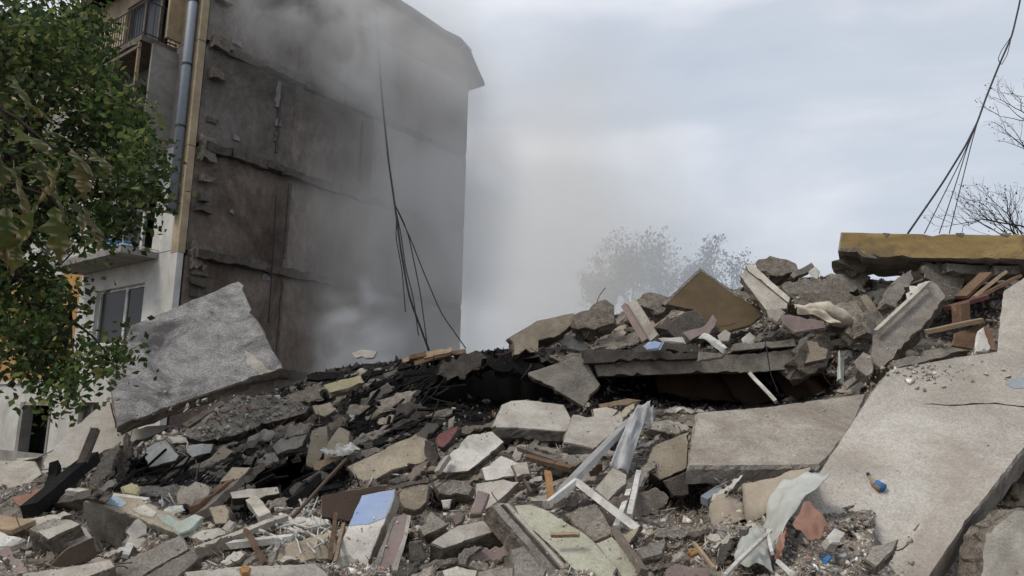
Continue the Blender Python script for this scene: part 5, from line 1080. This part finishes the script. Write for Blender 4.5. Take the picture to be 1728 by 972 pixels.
# leafy tree at the left, its trunk outside the frame
tr = empty('broadleaf_tree', P(-150, 1000, 8.6)*1.0, 'leafy green tree filling the left edge in front of the building', 'tree'); tr.location.z = 0; PINV[tr.name] = Matrix.Translation(tr.location).inverted()
base = Vector(tr.location)
rs = random.Random(21); tb = MB()
crown_spots = [(40, 40, 100, 60), (115, 60, 75, 50), (140, 125, 48, 42), (60, 120, 80, 60), (150, 170, 70, 50), (215, 240, 50, 50), (160, 260, 70, 60), (245, 290, 30, 40), (205, 345, 50, 45), (120, 340, 70, 50), (150, 400, 60, 30), (40, 300, 50, 60), (30, 400, 40, 50),
  (40, 500, 60, 50), (85, 540, 60, 50), (165, 590, 45, 35), (120, 610, 70, 35), (40, 590, 50, 40), (30, 200, 40, 50), (95, 660, 14, 30), (-60, 200, 60, 200), (-60, 450, 60, 120), (80, 460, 50, 20), (205, 195, 35, 30)]
cl = []
for x, y, rx, ry in crown_spots:
    n_ = max(3, int(rx*ry/275))
    for _ in range(n_):
        a, r_ = rs.uniform(0, 6.28), math.sqrt(rs.random()); xx, yy = x+rx*r_*math.cos(a), y+ry*r_*math.sin(a)
        if blob(xx, yy, 90, 190, 34, 22) > 0 or blob(xx, yy, 18, 250, 20, 35) > 0 or blob(xx, yy, 130, 455, 30, 18) > 0: continue
        cl.append(P(xx, yy, rs.uniform(7.6, 10.2)))
trunk_top = base+Vector((.3, .3, 3.6))
tb.tube([base, base+Vector((.1, .05, 1.4)), trunk_top], [.24, .2, .16], 10)
limbs = []
for x, y, Y in ((120, 60, 9), (180, 180, 9), (200, 330, 8.8), (60, 120, 8.5), (120, 540, 8.6), (150, 420, 9.2), (0, 30, 9), (30, 330, 8.3)):
    tgt = P(x, y, Y); st_ = base+(trunk_top-base)*rs.uniform(.75, 1); mid = (st_+tgt)/2+Vector((0, 0, .5 if tgt.z > 3.5 else .25)); pts = [st_, st_*.45+mid*.55+Vector((0, 0, .1)), mid, mid*.4+tgt*.6, tgt]
    tb.tube(pts, [.11, .085, .06, .04, .02], 6); limbs += [pts[2], pts[3], pts[4], (pts[1]+pts[2])/2, (pts[3]+pts[4])/2]
for c in cl[::2]:
    near = min(limbs, key=lambda q: (q-c).length); tb.tube([near, (near+c)/2+Vector((rs.uniform(-.1, .1), rs.uniform(-.1, .1), .08)), c], [.02, .012, .005], 4)
tb.build('trunk', 'bark', tr)
GREEN = [(.055, .095, .025), (.085, .13, .033), (.04, .07, .022), (.12, .155, .04), (.06, .09, .035), (.17, .175, .055)]
leaf_cloud('crown', cl, tr, .095, GREEN, 75, .15, rs)
# near branch of large wilting leaves
br = empty('wilting_branch', P(-30, 330, 4.4), 'close branch of large wilting brown-green leaves at the left edge', 'branch')
sb = MB(); ends = []
for pts in ([(-60, 150), (30, 200), (90, 250), (160, 260)], [(-60, 300), (20, 310), (80, 330), (110, 360), (190, 410)], [(-60, 380), (0, 400), (20, 440)], [(-60, 150), (0, 170), (20, 230)]):
    w3 = [P(x, y, 4.4) for x, y in pts]; sb.tube(w3, [.014, .012, .008, .005][:len(w3)] if len(w3) < 5 else [.014, .012, .01, .007, .004], 5)
sb.build('twig', 'bark', br)
def big_leaf(x, y, ln, ang, droop, mat_i):
    """lobed drooping leaf"""
    out_ = []
    for i in range(21):
        t = i/20; w_ = math.sin(math.pi*t**.8)*(.22+.09*math.sin(t*21)); out_.append((t, w_))
    v = []; f = []
    for t, w_ in out_:
        zc = -droop*t*t; c = .5*w_*w_
        v += [(t, -w_, zc-.22*w_+.04*math.sin(t*13)), (t, 0, zc), (t, w_, zc-.22*w_+.04*math.cos(t*11))]
    for i in range(20):
        f += [(3*i, 3*i+1, 3*i+4, 3*i+3), (3*i+1, 3*i+2, 3*i+5, 3*i+4)]
    me = mesh('leaf', [Vector(p)*ln for p in v], f)
    at = me.attributes.new('tone', 'FLOAT_COLOR', 'POINT')
    rs2 = random.Random(int(x*7+y)); A_ = [(.075, .10, .02), (.05, .075, .017), (.11, .10, .03)][mat_i % 3]; B_ = (.12, .06, .028)
    for i in range(len(v)):
        t = i//3/20; edge = .6 if i % 3 != 1 else 0
        k = min(1, max(0, edge*.75+(t-.55)*.9+rs2.uniform(-.15, .15))); cc = [a*(1-k)+b*k for a, b in zip(A_, B_)]
        if edge and rs2.random() < .3: cc = (.34, .30, .2)
        at.data[i].color = (*cc, 1)
    for p in me.polygons: p.use_smooth = True
    mw = Matrix.Translation(P(x, y, 4.35+rs2.uniform(-.25, .15))) @ Matrix.Rotation(ang, 4, 'Y') @ Matrix.Rotation(rs2.uniform(-.6, .6), 4, 'X')
    o = link('leaf', me, br, ['leaves'], mw); return o
rs = random.Random(4)
for i, (x, y, a) in enumerate([(20, 130, .9), (70, 220, .25), (110, 245, .35), (150, 250, .6), (60, 260, 1.2), (100, 270, 1.3), (20, 215, .5), (-10, 250, .8), (30, 300, 1.1), (90, 310, 1.0), (120, 330, .9), (140, 350, .8), (60, 340, 1.4), (10, 350, 1.3), (0, 380, 1.1), (30, 400, 1.35), (-20, 200, .3), (40, 170, .4), (90, 350, 1.3), (-20, 320, 1.0), (130, 270, 1.0), (20, 270, .9)]):
    big_leaf(x, y, rs.uniform(.2, .32), a+rs.uniform(-.2, .2), rs.uniform(.1, .5), i)
# faint trees far behind the ridge
GF = [(.03, .042, .04), (.04, .052, .048), (.028, .036, .036)]
for x, yb, Y, h, sd_, lb in ((1075, 520, 52, 8.2, 3, 'tallest faint tree behind the ridge, left of the triangular panel'), (1135, 520, 54, 7.2, 9, 'faint bushy tree between the tallest one and the triangular panel'), (1030, 530, 50, 6, 14, 'lowest faint tree at the left of the group behind the ridge'), (1215, 520, 55, 7.5, 27, 'faint tree just behind the triangular brown panel')):
    rs = random.Random(sd_); b0 = P(x, yb, Y); hz = b0.z
    t0 = empty('distant_tree', Vector((b0.x, b0.y, 0)), lb, 'tree', 'faint trees behind the ridge'); mb_ = MB(); tips = []
    mb_.tube([Vector((b0.x, b0.y, 0)), Vector((b0.x+.1, b0.y, hz*.6)), Vector((b0.x, b0.y, hz-.6))], [.28, .22, .17], 7)
    for i in range(4):
        a = rs.uniform(0, 6.28); grow(mb_, Vector((b0.x, b0.y, hz-.6-i*.4)), Vector((.55*math.cos(a), .55*math.sin(a), 1)).normalized(), h*.27, .10, 4, rs, tips, .55, .2)
    mb_.build('trunk', 'bark', t0); leaf_cloud('crown', [q for q, _ in tips], t0, .24, GF, 6, .25, rs)
# bare twiggy trees at the right edge
for x, yb, Y, h, sd_, lb, lean in ((1790, 425, 22, 5.0, 5, 'bare tree with twisted twigs above the right end of the yellow panel', -.75), (1805, 260, 24, 4.8, 12, 'bare twigs higher up at the right edge', -.7)):
    rs = random.Random(sd_); b0 = P(x, yb, Y)
    t0 = empty('bare_tree', Vector((b0.x+.6, b0.y, 0)), lb, 'tree', 'bare trees at the right edge'); mb_ = MB(); tips = []
    mb_.tube([Vector((b0.x+.6, b0.y, 0)), Vector((b0.x+.4, b0.y, b0.z*.6)), b0], [.2, .15, .09], 7)
    for i in range(4):
        grow(mb_, b0-Vector((-.1*i, 0, .5*i)), Vector((lean, rs.uniform(-.3, .3), .55+.15*i)).normalized(), h*.29, .045, 4, rs, tips, .6, .05)
    mb_.build('trunk', 'bark', t0); leaf_cloud('crown', [q for q, _ in tips[::3]], t0, .07, [(.05, .045, .04)], 2, .08, rs)

# ------------------------------------------------------------------ smoke
def smoke(name, c, rad, rz, dens, scale, lo, hi, col, label, seed=0, ani=.2, tilt=0.):
    bm = bmesh.new(); bmesh.ops.create_icosphere(bm, subdivisions=3, radius=1.0)
    me = bpy.data.meshes.new(name); bm.to_mesh(me); bm.free()
    m = bpy.data.materials.new(name); m.use_nodes = True; t = m.node_tree; t.nodes.clear(); Nn = t.nodes.new; K = t.links.new
    o_ = Nn('ShaderNodeOutputMaterial'); pv = Nn('ShaderNodeVolumePrincipled'); pv.inputs['Color'].default_value = (*col, 1); pv.inputs['Anisotropy'].default_value = ani
    tcn = Nn('ShaderNodeTexCoord'); ln = Nn('ShaderNodeVectorMath'); ln.operation = 'LENGTH'; K(tcn.outputs['Object'], ln.inputs[0])
    fo = Nn('ShaderNodeMapRange'); fo.interpolation_type = 'SMOOTHSTEP'; fo.inputs['From Min'].default_value = .98; fo.inputs['From Max'].default_value = .25; fo.inputs['To Min'].default_value = 0; fo.inputs['To Max'].default_value = 1; K(ln.outputs['Value'], fo.inputs['Value'])
    mp_ = Nn('ShaderNodeMapping'); mp_.inputs['Scale'].default_value = tuple(r*scale for r in rad); mp_.inputs['Location'].default_value = (seed, seed*.7, -seed); K(tcn.outputs['Object'], mp_.inputs['Vector'])
    nz = Nn('ShaderNodeTexNoise'); nz.inputs['Scale'].default_value = 1; nz.inputs['Detail'].default_value = 4; nz.inputs['Distortion'].default_value = 1.0; K(mp_.outputs[0], nz.inputs['Vector'])
    nr = Nn('ShaderNodeMapRange'); nr.inputs['From Min'].default_value = lo; nr.inputs['From Max'].default_value = hi; K(nz.outputs['Fac'], nr.inputs['Value'])
    m1 = Nn('ShaderNodeMath'); m1.operation = 'MULTIPLY'; K(fo.outputs[0], m1.inputs[0]); K(nr.outputs[0], m1.inputs[1])
    m2_ = Nn('ShaderNodeMath'); m2_.operation = 'MULTIPLY'; K(m1.outputs[0], m2_.inputs[0]); m2_.inputs[1].default_value = dens
    K(m2_.outputs[0], pv.inputs['Density']); K(pv.outputs[0], o_.inputs['Volume']); MAT[name] = m; me.materials.append(m)
    o = bpy.data.objects.new(name, me); COL.objects.link(o)
    o.matrix_world = Matrix.Translation(c) @ Matrix.Rotation(rz, 4, 'Z') @ Matrix.Rotation(tilt, 4, 'Y') @ Matrix.Diagonal((*rad, 1))
    tag(o, label, 'smoke', None, 'stuff'); return o
RZ = math.atan2(EW.y, EW.x)
smoke('smoke', WPt(7.6, 8.0, 1.3), (6.0, 1.6, 12), RZ, .95, .32, .22, .7, (.99, .98, .962), 'grey smoke veiling the far half of the end wall', 2)
smoke('smoke', WPt(4.3, 2.9, 2.0), (2.3, 1.3, 3.6), RZ, 1.8, .75, .44, .72, (.90, .915, .94), 'bluish smoke billowing from the heap at the foot of the end wall', 5, tilt=-.15)
smoke('smoke', WPt(3.2, 13.0, 1.3), (4.6, 1.3, 3.6), RZ, 1.4, .55, .42, .72, (.97, .97, .96), 'smoke drifting over the top storey of the end wall', 9)
smoke('smoke', Vector((2.5, 36, 11)), (9, 5, 14), .1, .26, .16, .2, .75, (1, .945, .85), 'warm pale smoke drifting beside the building', 6, ani=.5)
smoke('smoke', Vector((10, 43, 7)), (19, 6, 12), .1, .21, .12, .1, .7, (.95, .975, 1), 'bluish pale smoke drifting behind the ridge', 4, ani=.45)
